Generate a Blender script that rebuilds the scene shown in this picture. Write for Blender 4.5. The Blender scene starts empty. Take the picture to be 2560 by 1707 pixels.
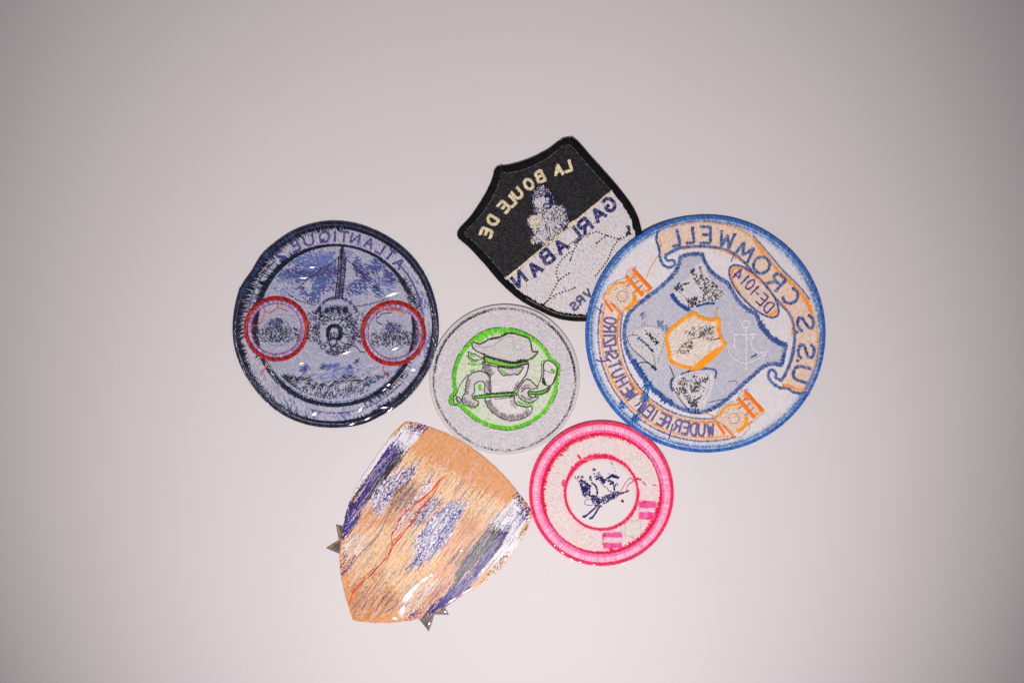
import bpy, math, random
import numpy as np
from mathutils import Vector, noise
R = np.random.default_rng(7)
random.seed(7)
PX = 0.43 / 2560.0                     # metres per photograph pixel on the table
def W(x, y): return ((x - 1280) * PX, (853.5 - y) * PX)

# ------------------------------------------------------------------ camera, world, lamps
scene = bpy.context.scene
C = scene.collection
cam_d = bpy.data.cameras.new('camera'); cam = bpy.data.objects.new('camera', cam_d); C.objects.link(cam)
CAMH = 0.6
cam.location = (0, 0, CAMH); cam_d.sensor_width = 36; cam_d.lens = 36 * CAMH / 0.43
cam_d.clip_start = 0.05; cam_d.clip_end = 50
scene.camera = cam
w = bpy.data.worlds.new('World'); scene.world = w; w.use_nodes = True
w.node_tree.nodes['Background'].inputs[0].default_value = (0.86, 0.88, 1.0, 1)
w.node_tree.nodes['Background'].inputs[1].default_value = 0.15
def flash(name, loc, aim, radius, power, col, cone):
    d = bpy.data.lights.new(name, 'SPOT'); d.shadow_soft_size = radius; d.energy = power; d.color = col
    d.spot_size = math.radians(cone); d.spot_blend = 1.0
    o = bpy.data.objects.new(name, d); C.objects.link(o); o.location = loc
    o.rotation_euler = (Vector(aim) - Vector(loc)).to_track_quat('-Z', 'Y').to_euler()
    return o
flash('flash_lamp', (0.004, -0.215, 0.60), (-0.008, -0.022, 0), 0.02, 16.1, (1.0, 0.955, 0.95), 60.5).scale = (.91, 1.08, 1)
scene.view_settings.view_transform = 'Standard'; scene.view_settings.look = 'None'
scene.view_settings.exposure = 0; scene.view_settings.gamma = 1
scene.cycles.max_bounces = 6; scene.cycles.transparent_max_bounces = 12
scene.cycles.use_denoising = True

# ------------------------------------------------------------------ colour and materials
def lin(c):
    c = np.asarray(c, float) / 255.0
    return np.where(c <= .04045, c / 12.92, ((c + .055) / 1.055) ** 2.4)
K = 1.02
def A(*c): return lin(c) * K           # picture colour -> surface colour
def mat(name, rough=.6, coat=0., coatr=.12, bump=0., bscale=900, vcol=True, col=(.8, .8, .8), crinkle=0., cscale=90, sheen=0.):
    m = bpy.data.materials.new(name); m.use_nodes = True
    nt = m.node_tree; b = nt.nodes['Principled BSDF']
    b.inputs['Roughness'].default_value = rough
    b.inputs['Specular IOR Level'].default_value = .12
    b.inputs['Coat Weight'].default_value = coat; b.inputs['Coat Roughness'].default_value = coatr
    b.inputs['Sheen Weight'].default_value = sheen
    tc = nt.nodes.new('ShaderNodeTexCoord')
    n = nt.nodes.new('ShaderNodeTexNoise'); n.inputs['Scale'].default_value = bscale; n.inputs['Detail'].default_value = 3
    nt.links.new(tc.outputs['Object'], n.inputs['Vector'])
    mix = nt.nodes.new('ShaderNodeMix'); mix.data_type = 'RGBA'; mix.blend_type = 'MULTIPLY'
    mix.inputs['Factor'].default_value = .14
    if vcol:
        a = nt.nodes.new('ShaderNodeAttribute'); a.attribute_name = 'col'
        nt.links.new(a.outputs['Color'], mix.inputs['A'])
    else: mix.inputs['A'].default_value = (*col, 1)
    nt.links.new(n.outputs['Fac'], mix.inputs['B'])
    nt.links.new(mix.outputs['Result'], b.inputs['Base Color'])
    if bump:
        bp = nt.nodes.new('ShaderNodeBump'); bp.inputs['Strength'].default_value = bump; bp.inputs['Distance'].default_value = .0002
        nt.links.new(n.outputs['Fac'], bp.inputs['Height']); nt.links.new(bp.outputs['Normal'], b.inputs['Normal'])
    if crinkle:
        n2 = nt.nodes.new('ShaderNodeTexNoise'); n2.inputs['Scale'].default_value = cscale; n2.inputs['Detail'].default_value = 4
        n2.inputs['Distortion'].default_value = .6
        nt.links.new(tc.outputs['Object'], n2.inputs['Vector'])
        b2 = nt.nodes.new('ShaderNodeBump'); b2.inputs['Strength'].default_value = crinkle; b2.inputs['Distance'].default_value = .001
        nt.links.new(n2.outputs['Fac'], b2.inputs['Height']); nt.links.new(b2.outputs['Normal'], b.inputs['Coat Normal'])
    return m
M_thread = mat('embroidery_thread', .65)
M_film = mat('thread_under_plastic_film', .6, coat=.22, coatr=.14, crinkle=.45, cscale=160)
M_wet = mat('thread_under_glossy_film', .5, coat=.5, coatr=.1, crinkle=.4, cscale=130)
M_black = mat('black_thread_under_film', .7, coat=.10, coatr=.2, crinkle=.8, cscale=420, bump=.3, bscale=2500)
M_woven = mat('woven_thread_under_film', .7, coat=.07, coatr=.16, crinkle=.05, cscale=60)
M_cloth = mat('ground_cloth', .8, bump=.25, bscale=2600)
def film_mat():
    m = bpy.data.materials.new('clear_plastic_film'); m.use_nodes = True; nt = m.node_tree
    nt.nodes.remove(nt.nodes['Principled BSDF'])
    t = nt.nodes.new('ShaderNodeBsdfTransparent'); g = nt.nodes.new('ShaderNodeBsdfGlossy'); g.inputs['Roughness'].default_value = .09
    mx = nt.nodes.new('ShaderNodeMixShader'); fr = nt.nodes.new('ShaderNodeFresnel'); fr.inputs['IOR'].default_value = 1.5
    nt.links.new(fr.outputs[0], mx.inputs[0]); nt.links.new(t.outputs[0], mx.inputs[1]); nt.links.new(g.outputs[0], mx.inputs[2])
    nt.links.new(mx.outputs[0], nt.nodes['Material Output'].inputs['Surface'])
    return m
M_clear = film_mat()

# ------------------------------------------------------------------ 2-D helpers (all in photograph pixels)
def T(x0, y0, size, n=1568.0):
    s = size / n
    return lambda pts: np.asarray(pts, float) * s + (x0, y0)
def sm(pts, closed=False, n=8):
    p = np.asarray(pts, float); k = len(p); out = []
    rng = range(k) if closed else range(k - 1)
    for i in rng:
        if closed: a, b, c, d = p[(i-1) % k], p[i], p[(i+1) % k], p[(i+2) % k]
        else: a, b, c, d = p[max(i-1, 0)], p[i], p[i+1], p[min(i+2, k-1)]
        for t in np.arange(n) / n:
            out.append(.5 * ((2*b) + (c-a)*t + (2*a-5*b+4*c-d)*t*t + (3*b-a-3*c+d)*t**3))
    if not closed: out.append(p[-1])
    return np.array(out)
def resample(p, step, closed=False):
    p = np.asarray(p, float)
    if closed: p = np.vstack([p, p[:1]])
    d = np.hypot(*(p[1:] - p[:-1]).T); s = np.concatenate([[0], np.cumsum(d)])
    n = max(2, int(s[-1] / step) + 1); t = np.linspace(0, s[-1], n)
    q = np.stack([np.interp(t, s, p[:, 0]), np.interp(t, s, p[:, 1])], 1)
    g = np.gradient(q, axis=0); g /= np.maximum(np.hypot(*g.T), 1e-9)[:, None]
    return q, g
def inside(poly, x, y):
    poly = np.asarray(poly, float); r = np.zeros(x.shape, bool); j = len(poly) - 1
    for i in range(len(poly)):
        xi, yi = poly[i]; xj, yj = poly[j]
        c = ((yi > y) != (yj > y)) & (x < (xj - xi) * (y - yi) / (yj - yi + 1e-12) + xi)
        r ^= c; j = i
    return r
def arc(cx, cy, r, a0, a1, n=60, ry=None):
    t = np.radians(np.linspace(a0, a1, n)); return np.stack([cx + r*np.cos(t), cy + (ry or r)*np.sin(t)], 1)
def circ(cx, cy, r, n=90, ry=None): return arc(cx, cy, r, 0, 360, n + 1, ry)[:-1]
_pt = R.random((64, 64))
def vnoise(x, y, s):
    x = np.asarray(x) / s; y = np.asarray(y) / s
    i = np.floor(x).astype(int); j = np.floor(y).astype(int); u = x - i; v = y - j
    u = u*u*(3-2*u); v = v*v*(3-2*v); g = lambda a, b: _pt[a % 64, b % 64]
    return (g(i, j)*(1-u)+g(i+1, j)*u)*(1-v) + (g(i, j+1)*(1-u)+g(i+1, j+1)*u)*v

# ------------------------------------------------------------------ things
class Thing:
    def __init__(s, name, label, cat, ox, oy, z0=0., warp=0., tilt=(0, 0), group=None, thick=.0012):
        e = bpy.data.objects.new(name, None); C.objects.link(e); e.empty_display_size = .01
        x, y = W(ox, oy); e.location = (x, y, z0)
        e['label'] = label; e['category'] = cat
        if cat == 'patch': e['group'] = group or 'embroidered patches lying face down on the table'
        s.e, s.ox, s.oy, s.warp, s.tilt, s.th = e, ox, oy, warp, tilt, thick
        s.top = thick; s.zextra = None
    def z(s, x, y):
        h = s.top + s.warp * (vnoise(x + 900, y, 85) - .5) * 2 + s.tilt[0]*(x-s.ox) + s.tilt[1]*(y-s.oy)
        if s.zextra is not None: h = h + s.zextra(x, y)
        return h
    def mesh(s, name, verts, faces, m, cols=None, smooth=True, parent=None, label=None, stuff=False):
        me = bpy.data.meshes.new(name)
        verts = np.asarray(verts, np.float32); faces = np.asarray(faces, np.int32)
        me.vertices.add(len(verts)); me.vertices.foreach_set('co', verts.ravel())
        k = faces.shape[1]
        me.loops.add(faces.size); me.loops.foreach_set('vertex_index', faces.ravel())
        me.polygons.add(len(faces)); me.polygons.foreach_set('loop_start', np.arange(0, faces.size, k, dtype=np.int32))
        me.polygons.foreach_set('loop_total', np.full(len(faces), k, np.int32))
        me.polygons.foreach_set('use_smooth', np.full(len(faces), smooth, bool))
        me.update(calc_edges=True)
        if cols is not None:
            a = me.color_attributes.new('col', 'FLOAT_COLOR', 'POINT')
            cc = np.ones((len(verts), 4), np.float32); cc[:, :3] = np.clip(cols, 0, 1); a.data.foreach_set('color', cc.ravel())
        me.materials.append(m)
        o = bpy.data.objects.new(name, me); C.objects.link(o); o.parent = parent or s.e
        if label: o['label'] = label
        if stuff: o['kind'] = 'stuff'
        return o
    def loc(s, xy, z):
        return np.stack([(xy[:, 0]-s.ox)*PX, -(xy[:, 1]-s.oy)*PX, z], 1)
    def slab(s, name, outline, m, col, cen=None, edgecol=None, dz=0., bottom=0., label=None, colfn=None, bevel=1.6):
        o, _ = resample(outline, 5, True); o = o[:-1]; n = len(o)
        c = np.array(cen) if cen is not None else o.mean(0)
        rings = []; zs = []
        d = o - c; L = np.hypot(*d.T)[:, None]
        for k, (off, zf) in enumerate([(0, bottom), (0, None), (bevel*.3, -.00015), (bevel, 0)]):
            xy = c + d * (1 - off / L)
            rings.append(xy); zs.append(np.full(n, bottom) if zf == bottom and k == 0 else s.z(xy[:, 0], xy[:, 1]) + dz + (-.0005 if zf is None else zf))
        for f in (.9, .78, .65, .52, .4, .28, .16, .06):
            xy = c + (d * (1 - bevel / L)) * f; rings.append(xy); zs.append(s.z(xy[:, 0], xy[:, 1]) + dz)
        V = np.vstack([s.loc(a, b) for a, b in zip(rings, zs)]); XY = np.vstack(rings); F = []
        i = np.arange(n); j = (i + 1) % n
        for k in range(len(rings) - 1):
            F.append(np.stack([k*n+i, k*n+j, (k+1)*n+j, (k+1)*n+i], 1))
        V = np.vstack([V, s.loc(c[None], s.z(c[:1], c[1:]) + dz)]); last = (len(rings)-1)*n
        # centre fan as quads with a doubled point is avoided: use n/2 quads
        F.append(np.stack([last+i[::2], last+j[::2], last+(j[::2]+1) % n, np.full(len(i[::2]), len(V)-1)], 1)) if n % 2 == 0 else None
        if n % 2: 
            F.append(np.stack([last+i[:-1:2], last+j[:-1:2], last+(j[:-1:2]+1) % n, np.full(len(i[:-1:2]), len(V)-1)], 1))
            F.append(np.array([[last+n-1, last, len(V)-1, len(V)-1]]))
        cols = np.tile(col, (len(V), 1))
        if edgecol is not None: cols[:3*n] = edgecol
        F = np.vstack(F); F = F[:, ::-1]
        F = F[[len(set(f)) == 4 for f in F]]
        return s.mesh(name, V, F, m, cols, label=label)

class St:
    """collects thread stitches; build() links them as one mesh"""
    def __init__(s): s.a = []
    def raw(s, p0, p1, w, col, z=0., h=.00016):
        p0 = np.atleast_2d(p0); p1 = np.atleast_2d(p1); n = len(p0)
        if n == 0: return s
        f = lambda v: np.broadcast_to(np.asarray(v, float), (n,))
        c = np.broadcast_to(np.asarray(col, float), (n, 3))
        s.a.append(np.column_stack([p0, p1, f(w), c, f(z), f(h)])); return s
    def satin(s, path, width, col, sp=2.0, w=None, z=0., slant=0., jag=.12, jcol=.12, closed=False, side=0., h=.00022, jagin=0.):
        q, g = resample(path, sp, closed); n = len(q)
        nrm = np.stack([-g[:, 1], g[:, 0]], 1)
        wd = width(np.linspace(0, 1, n)) if callable(width) else np.full(n, float(width))
        a = wd * (.5 + side) * (1 + jag * R.standard_normal(n)); b = wd * (.5 - side) * (1 + jag * R.standard_normal(n))
        jg = jagin(np.linspace(0, 1, n)) if callable(jagin) else np.full(n, float(jagin))
        a = a + wd * np.maximum(jg, 0) * R.random(n) ** 2 * 1.4; b = b + wd * np.maximum(-jg, 0) * R.random(n) ** 2 * 1.4
        sl = g * (wd * slant)[:, None]
        c = shade(col, n, jcol)
        return s.raw(q + nrm*a[:, None] + sl, q - nrm*b[:, None] - sl, w or sp*1.25, c, z + R.random(n)*.00003, h)
    def fill(s, poly, ang, col, row=2.4, L=10., gap=.4, w=None, z=0., jcol=.1, h=.00008, holes=(), jit=.5, keep=1., curve=None):
        poly = np.asarray(poly, float); c = poly.mean(0); r = np.hypot(*(poly - c).T).max() + L
        a = math.radians(ang); u = np.array([math.cos(a), math.sin(a)]); v = np.array([-u[1], u[0]])
        V = np.arange(-r, r, row); U = np.arange(-r, r, L)
        vv, uu = np.meshgrid(V, U, indexing='ij')
        uu = uu + (np.arange(len(V)) * .37 % 1 * L)[:, None] + R.standard_normal(uu.shape)*jit
        vv = vv + R.standard_normal(vv.shape)*.15*row
        uu = uu.ravel(); vv = vv.ravel()
        P0 = c + np.outer(uu, u) + np.outer(vv, v); P1 = P0 + u*(L - gap); M = (P0+P1)/2
        k = inside(poly, M[:, 0], M[:, 1])
        for hp in holes: k &= ~inside(hp, M[:, 0], M[:, 1])
        if keep < 1: k &= R.random(len(k)) < keep
        P0, P1, M = P0[k], P1[k], M[k]
        if callable(col):
            cc = col(M[:, 0], M[:, 1]); ok = ~np.isnan(cc[:, 0]); P0, P1, cc = P0[ok], P1[ok], cc[ok]
            cc = cc * (1 + jcol * R.standard_normal(len(cc)))[:, None]
        else: cc = shade(col, len(P0), jcol)
        return s.raw(P0, P1, w or row*1.2, cc, z + R.random(len(P0))*.00004, h)
    def run(s, path, step, dash, col, w=2., z=0., h=.0002, closed=False, jcol=.1, jit=.6):
        q, g = resample(path, step, closed)
        q = q + R.standard_normal(q.shape) * jit * .5
        return s.raw(q - g*dash/2, q + g*dash/2, w, shade(col, len(q), jcol), z, h)
    def speck(s, poly, n, col, L=5., w=2., z=0., ang=None, spread=180, jcol=.2, h=.00018, holes=(), dens=None):
        poly = np.asarray(poly, float); lo, hi = poly.min(0), poly.max(0)
        p = lo + R.random((n*3, 2)) * (hi - lo); k = inside(poly, p[:, 0], p[:, 1])
        for hp in holes: k &= ~inside(hp, p[:, 0], p[:, 1])
        if dens is not None: k &= R.random(len(p)) < dens(p[:, 0], p[:, 1])
        p = p[k][:n]; m = len(p)
        t = np.radians((ang if ang is not None else 0) + (R.random(m)-.5)*spread*(2 if ang is None else 1))
        d = np.stack([np.cos(t), np.sin(t)], 1) * (L*(.5+R.random(m)*.8))[:, None] / 2
        return s.raw(p-d, p+d, w, shade(col, m, jcol), z, h)
    def thread(s, path, w, col, z=.0002, h=.0003, jcol=.05):
        q, g = resample(sm(path), 3.)
        return s.raw(q[:-1] - g[:-1]*.4, q[1:] + g[1:]*.4, w, shade(col, len(q)-1, jcol), z, h)
    def build(s, th, name, m=None, label=None, parent=None, stuff=False, dz=0.):
        if not s.a: return
        D = np.vstack(s.a); n = len(D)
        p0, p1, w = D[:, 0:2], D[:, 2:4], D[:, 4]; c = D[:, 5:8]; z, h = D[:, 8], D[:, 9]
        d = p1 - p0; L = np.maximum(np.hypot(*d.T), 1e-6); nr = np.stack([-d[:, 1], d[:, 0]], 1) / L[:, None] * (w/2)[:, None]
        xs = []; zz = []
        for t, wf, hf in ((0, .75, .35), (.5, 1, 1), (1, .75, .35)):
            b = p0 + d*t
            base = th.z(b[:, 0], b[:, 1]) + z + dz
            for sd, hh in ((-1, 0), (0, 1), (1, 0)):
                xs.append(b + nr*sd*wf); zz.append(base + h*hf*hh)
        XY = np.stack(xs, 1).reshape(-1, 2); Z = np.stack(zz, 1).ravel()
        V = th.loc(XY, Z); base = (np.arange(n)*9)[:, None]
        F = np.vstack([base + np.array(q) for q in ((0, 1, 4, 3), (1, 2, 5, 4), (3, 4, 7, 6), (4, 5, 8, 7))])
        F = F[:, ::-1]
        return th.mesh(name, V, F, m or M_thread, np.repeat(c, 9, 0), label=label, parent=parent, stuff=stuff)
def shade(col, n, j):
    if isinstance(col, list):
        cc = np.array(col)[R.integers(0, len(col), n)]
    else: cc = np.tile(np.asarray(col, float), (n, 1))
    return cc * np.clip(1 + j * R.standard_normal(n), .4, 1.8)[:, None]

# stroke font
def _o(a0, a1, cx=.5, cy=.5, rx=.5, ry=.5, n=14):
    t = np.radians(np.linspace(a0, a1, n)); return [(cx + rx*math.cos(k), cy + ry*math.sin(k)) for k in t]
FONT = {
 'A': [[(0, 0), (.5, 1), (1, 0)], [(.22, .36), (.78, .36)]],
 'B': [[(0, 0), (0, 1)], [(0, 1), (.6, 1), (.85, .9), (.85, .62), (.6, .53), (0, .53)], [(.6, .53), (.95, .42), (.95, .12), (.6, 0), (0, 0)]],
 'C': [_o(50, 310)], 'D': [[(0, 0), (0, 1), (.5, 1), (.92, .75), (.92, .25), (.5, 0), (0, 0)]],
 'E': [[(1, 1), (0, 1), (0, 0), (1, 0)], [(0, .52), (.8, .52)]],
 'F': [[(1, 1), (0, 1), (0, 0)], [(0, .52), (.8, .52)]],
 'G': [_o(50, 330), [(.95, .25), (.95, .48), (.55, .48)]], 'H': [[(0, 0), (0, 1)], [(1, 0), (1, 1)], [(0, .5), (1, .5)]],
 'I': [[(.5, 0), (.5, 1)]], 'L': [[(.05, 1), (.05, 0), (.95, 0)]], 'M': [[(0, 0), (.12, 1), (.5, .25), (.88, 1), (1, 0)]],
 'N': [[(0, 0), (0, 1), (1, 0), (1, 1)]], 'O': [_o(0, 360, n=22)], 'P': [[(0, 0), (0, 1), (.7, 1), (.95, .85), (.95, .6), (.7, .48), (0, .48)]],
 'Q': [_o(0, 360, n=22), [(.6, .3), (1, -.05)]], 'R': [[(0, 0), (0, 1), (.7, 1), (.95, .85), (.95, .62), (.7, .5), (0, .5)], [(.5, .5), (1, 0)]],
 'S': [[(.95, .8), (.75, .97), (.4, 1), (.08, .85), (.1, .62), (.5, .5), (.9, .38), (.95, .15), (.6, 0), (.25, .02), (.03, .2)]],
 'T': [[(0, 1), (1, 1)], [(.5, 1), (.5, 0)]], 'U': [[(0, 1), (0, .3), (.2, .04), (.5, 0), (.8, .04), (1, .3), (1, 1)]],
 'V': [[(0, 1), (.5, 0), (1, 1)]], 'W': [[(0, 1), (.22, 0), (.5, .8), (.78, 0), (1, 1)]],
 '1': [[(.2, .8), (.5, 1), (.5, 0)]], '0': [_o(0, 360, rx=.42, n=22)], '4': [[(.75, 0), (.75, 1), (0, .3), (1, .3)]],
 '2': [[(.05, .78), (.3, 1), (.7, 1), (.92, .75), (.8, .5), (.05, 0), (1, 0)]], '-': [[(.1, .5), (.9, .5)]], '.': [[(.45, .0), (.55, .0)]],
}
def letter(th, ch, cx, cy, up, hgt, wid, stroke, col, style='satin', z=0., m=None, sp=1.8, name='letter', parent=None, jag=.15, ctr=None):
    up = np.array(up, float); up /= np.hypot(*up); rt = np.array([up[1], -up[0]])      # seen from behind: mirrored
    s = St()
    for st in FONT[ch]:
        p = np.array(st); q = np.array([cx, cy]) + np.outer((p[:, 0]-.5)*wid, rt) + np.outer((p[:, 1]-.5)*hgt, up)
        if style == 'satin': s.satin(q, stroke, col, sp=sp, z=z, jag=jag, slant=.12, jcol=.22 if np.mean(col) < .5 else .05, h=.00022 if np.mean(col) < .5 else .00012)
        elif style == 'double':
            qq, g = resample(q, 2.); nn = np.stack([-g[:, 1], g[:, 0]], 1)*stroke*.38
            s.satin(q, stroke*.9, ctr, sp=sp, z=z-.00004, jag=.2, jcol=.2)
            for k in (1, -1): s.run(qq + nn*k, 2.3, 3., col, w=1.7, z=z+.00004, jcol=.25)
        elif style == 'scrib':
            s.satin(q, stroke, [np.array(c) for c in (col if isinstance(col, list) else [col])], sp=sp, z=z, jag=.3, slant=.35, jcol=.4, w=1.5)
            s.run(q, 3., 4., ctr if ctr is not None else col, w=1.4, z=z+.0001, jit=2.5)
    return s.build(th, name, m, parent=parent)

# ------------------------------------------------------------------ the table
def table():
    m = bpy.data.materials.new('pale_laminate'); m.use_nodes = True; nt = m.node_tree; b = nt.nodes['Principled BSDF']
    b.inputs['Roughness'].default_value = .5; b.inputs['Specular IOR Level'].default_value = .22
    tc = nt.nodes.new('ShaderNodeTexCoord'); n = nt.nodes.new('ShaderNodeTexNoise'); n.inputs['Scale'].default_value = 9; n.inputs['Detail'].default_value = 8
    nt.links.new(tc.outputs['Object'], n.inputs['Vector'])
    r = nt.nodes.new('ShaderNodeValToRGB'); r.color_ramp.elements[0].position = .3; r.color_ramp.elements[1].position = .7
    r.color_ramp.elements[0].color = (.650, .598, .592, 1); r.color_ramp.elements[1].color = (.668, .614, .608, 1)
    nt.links.new(n.outputs['Fac'], r.inputs['Fac']); nt.links.new(r.outputs['Color'], b.inputs['Base Color'])
    n2 = nt.nodes.new('ShaderNodeTexNoise'); n2.inputs['Scale'].default_value = 1500; n2.inputs['Detail'].default_value = 3
    nt.links.new(tc.outputs['Object'], n2.inputs['Vector'])
    bp = nt.nodes.new('ShaderNodeBump'); bp.inputs['Strength'].default_value = .12; bp.inputs['Distance'].default_value = .0001
    nt.links.new(n2.outputs['Fac'], bp.inputs['Height']); nt.links.new(bp.outputs['Normal'], b.inputs['Normal'])
    me = bpy.data.meshes.new('tabletop'); a, bb, t = .6, .45, .025
    me.from_pydata([(x, y, z) for z in (-t, 0) for x, y in ((-a, -bb), (a, -bb), (a, bb), (-a, bb))], [],
                   [(4, 5, 6, 7), (3, 2, 1, 0), (0, 1, 5, 4), (1, 2, 6, 5), (2, 3, 7, 6), (3, 0, 4, 7)])
    me.materials.append(m); o = bpy.data.objects.new('tabletop', me); C.objects.link(o)
    o['kind'] = 'structure'; o['label'] = 'pale grey-pink laminate tabletop under the patches'
table()
th = Thing('dust', 'scattered grey dust specks on the bare table around the patches', 'dust', 1280, 853, 0, thick=.00002)
th.top = .00001
d = St()
for (x, y, l) in ((664, 353, 4), (1625, 40, 3), (1690, 215, 3), (2165, 1310, 4), (1370, 1430, 3), (520, 250, 3), (1180, 210, 3), (1950, 720, 3), (300, 900, 3), (2250, 500, 3), (700, 1500, 3), (1560, 1420, 3)):
    a = random.random()*6.28; d.raw([[x, y]], [[x+l*math.cos(a), y+l*math.sin(a)]], 1.2, A(150, 140, 140), 0, .00008)
for k in range(50):
    x, y = R.random()*2560, R.random()*1707; a = random.random()*6.28; l = 1+R.random()*2
    d.raw([[x, y]], [[x+l*math.cos(a), y+l*math.sin(a)]], .9, A(165, 155, 155), 0, .00005)
o = d.build(th, 'dust', stuff=True); C.objects.unlink(th.e); o.parent = None; o.location = (*W(1280, 853), 0); bpy.data.objects.remove(th.e)
o['label'] = 'scattered grey dust specks on the bare table around the patches'; o['category'] = 'dust'

# ------------------------------------------------------------------ shared painting helpers
def blobs(base, bl, j=6, nz=26, amp=.35):
    """thread colours by place: base list, then elliptical patches of other thread colours with ragged edges"""
    base = np.array(base)
    def f(x, y):
        n = len(x); c = base[R.integers(0, len(base), n)].copy()
        xx = x + R.standard_normal(n)*j; yy = y + R.standard_normal(n)*j
        for cx, cy, rx, ry, rot, col, dn in bl:
            t = math.radians(rot); dx, dy = xx-cx, yy-cy
            u = dx*math.cos(t)+dy*math.sin(t); v = -dx*math.sin(t)+dy*math.cos(t)
            q = (u/rx)**2+(v/ry)**2 + (vnoise(xx+cx, yy+cy, nz*.35)-.5)*amp*3
            k = (q < 1) & (R.random(n) < dn)
            cc = np.array(col if isinstance(col, list) else [col]); c[k] = cc[R.integers(0, len(cc), k.sum())]
        return c
    return f
def film_glint(th, x, y, rx, ry, rot, name='film_glint_facet'):
    """a small added facet of clear film, tipped to mirror the flash as a glint"""
    nu, nv = 5, 18; a = math.radians(rot); V = []
    wx, wy = W(x, y); hx, hy = (.004 - 2*wx)/2/.6, (-.215 - 2*wy)/2/.6  # facet slope chosen so the lamp reflects straight into the camera
    lift = math.hypot(hx, hy) * max(rx, ry) * PX
    for i in range(nu + 1):
        r = i / nu
        for j in range(nv):
            tt = 2*math.pi*j/nv; wob = 1 + .22*math.sin(3*tt+x) + .12*math.sin(5*tt+y)
            u, v = rx*r*math.cos(tt)*wob, ry*r*math.sin(tt)*wob
            dx, dy = (u*math.cos(a) - v*math.sin(a)), (u*math.sin(a) + v*math.cos(a))
            V.append((x+dx, y+dy, -(hx*dx - hy*dy)*PX - .026*(u*u/rx+v*v/ry)*PX))
    V = np.array(V); z = float(th.z(np.array([x]), np.array([y]))[0]) + .0009 + lift + V[:, 2]
    F = [(i*nv+j, (i+1)*nv+j, (i+1)*nv+(j+1) % nv, i*nv+(j+1) % nv) for i in range(nu) for j in range(nv)]
    th.mesh(name, th.loc(V[:, :2], z), F, M_clear)

# ================================================================== navy aircraft patch (left)
t = T(560, 530, 560)
th = Thing('round_patch', 'large navy and lavender round patch with two red rings on it, lying face down', 'patch', 839.5, 812.9, 0, warp=.0004, thick=.0013)
def rA(a):       # outline radius with the flattened nick at the upper left
    r = 257.0 + 1.2*np.sin(3*a+1) + .8*np.sin(7*a)
    d = np.angle(np.exp(1j*(a - math.radians(213)))); r = r - 9*np.exp(-(d/.16)**2)*(d > -.2) - 4*np.exp(-((d-.35)/.2)**2)
    d = np.angle(np.exp(1j*(a - math.radians(62)))); return r - 4*np.exp(-(d/.14)**2)
an = np.linspace(0, 2*math.pi, 361)[:-1]
def ringA(k, off=0.): 
    r = rA(an)*k + off; return np.stack([839.5 + r*np.cos(an), 812.9 + r*np.sin(an)], 1)
NV, NV2, BK = A(34, 40, 72), A(22, 26, 52), A(14, 14, 26)
LV = [A(172, 170, 188), A(164, 163, 184), A(184, 180, 192), A(154, 156, 184)]
BL, PU, TE, PL = A(78, 98, 160), A(62, 56, 118), A(40, 92, 124), A(112, 120, 180)
th.slab('base_cloth', ringA(1), M_film, A(150, 150, 172), cen=(839.5, 812.9), edgecol=A(36, 40, 66))
cr = lambda l: [tuple(t([(a, b)])[0]) + (c*.357, d*.357, e, f, g) for a, b, c, d, e, f, g in l]
bl = cr([(600, 420, 210, 60, -8, [BL, PU, PL], .75), (690, 370, 130, 60, -20, [PL, BL], .7), (560, 430, 110, 26, 5, [PU, A(70, 66, 118)], .8), (640, 330, 120, 50, -10, [PL, BL], .6),
  (720, 430, 90, 40, -15, [PU, A(70, 60, 110)], .7), (650, 540, 90, 32, -60, [TE, BL], .8), (740, 500, 90, 60, -30, [BL, PU], .55), (470, 470, 110, 40, 0, [PL, TE], .4), (600, 580, 90, 28, 25, [PU, BL], .6),
  (450, 560, 90, 30, 10, PL, .35), (500, 340, 90, 40, -20, [PL, TE], .5),
  (930, 360, 26, 46, -10, [PU, BL], .8), (1010, 400, 100, 24, 8, [BL, PU], .75), (1090, 360, 80, 34, -20, [BL, PU], .7), (960, 430, 60, 34, 30, [PU, A(64, 60, 110)], .8), (1000, 480, 90, 22, -8, [PU, BL], .7),
  (1160, 450, 34, 56, -15, [PU, A(76, 70, 130)], .8), (1060, 480, 90, 30, 10, [PL, PU], .55), (940, 540, 80, 46, -10, [PU, BL], .65), (1080, 560, 60, 40, 50, [BL, PU], .6), (1160, 520, 50, 30, 0, [BL, PL], .6), (880, 300, 60, 24, 10, [PL], .6), (1230, 480, 60, 14, 0, PU, .5),
  (560, 1095, 40, 26, 0, [BL, PU], .85), (700, 1080, 26, 26, 0, [PU], .8), (770, 1090, 60, 26, 0, [BL, A(80, 96, 176)], .85), (890, 1110, 30, 40, 0, [PU, BL], .85), (940, 1050, 18, 16, 0, [PU], .9), (500, 1155, 120, 14, 3, PU, .8), (820, 1130, 200, 30, -8, [PL], .5), (1060, 1160, 90, 18, -20, [PU, PL], .6),
  (460, 1185, 70, 30, 10, [NV2, BK], .95), (570, 1172, 70, 20, -10, [NV2, BK], .9), (620, 1225, 190, 22, -6, [NV, NV2], .9), (810, 1190, 150, 28, -14, [NV2, BK], .95), (950, 1200, 140, 28, -18, [NV2, NV], .9), (740, 1275, 240, 20, -5, [NV, A(100, 100, 140)], .6), (500, 1165, 90, 16, 8, [NV2, BK], .8), (800, 1215, 240, 12, -8, LV[2], .7), (1010, 1190, 150, 20, -24, [NV, TE], .7), (640, 1190, 140, 10, -16, LV[0], .6)])
ins = circ(839.5, 812.9, 203)
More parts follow.
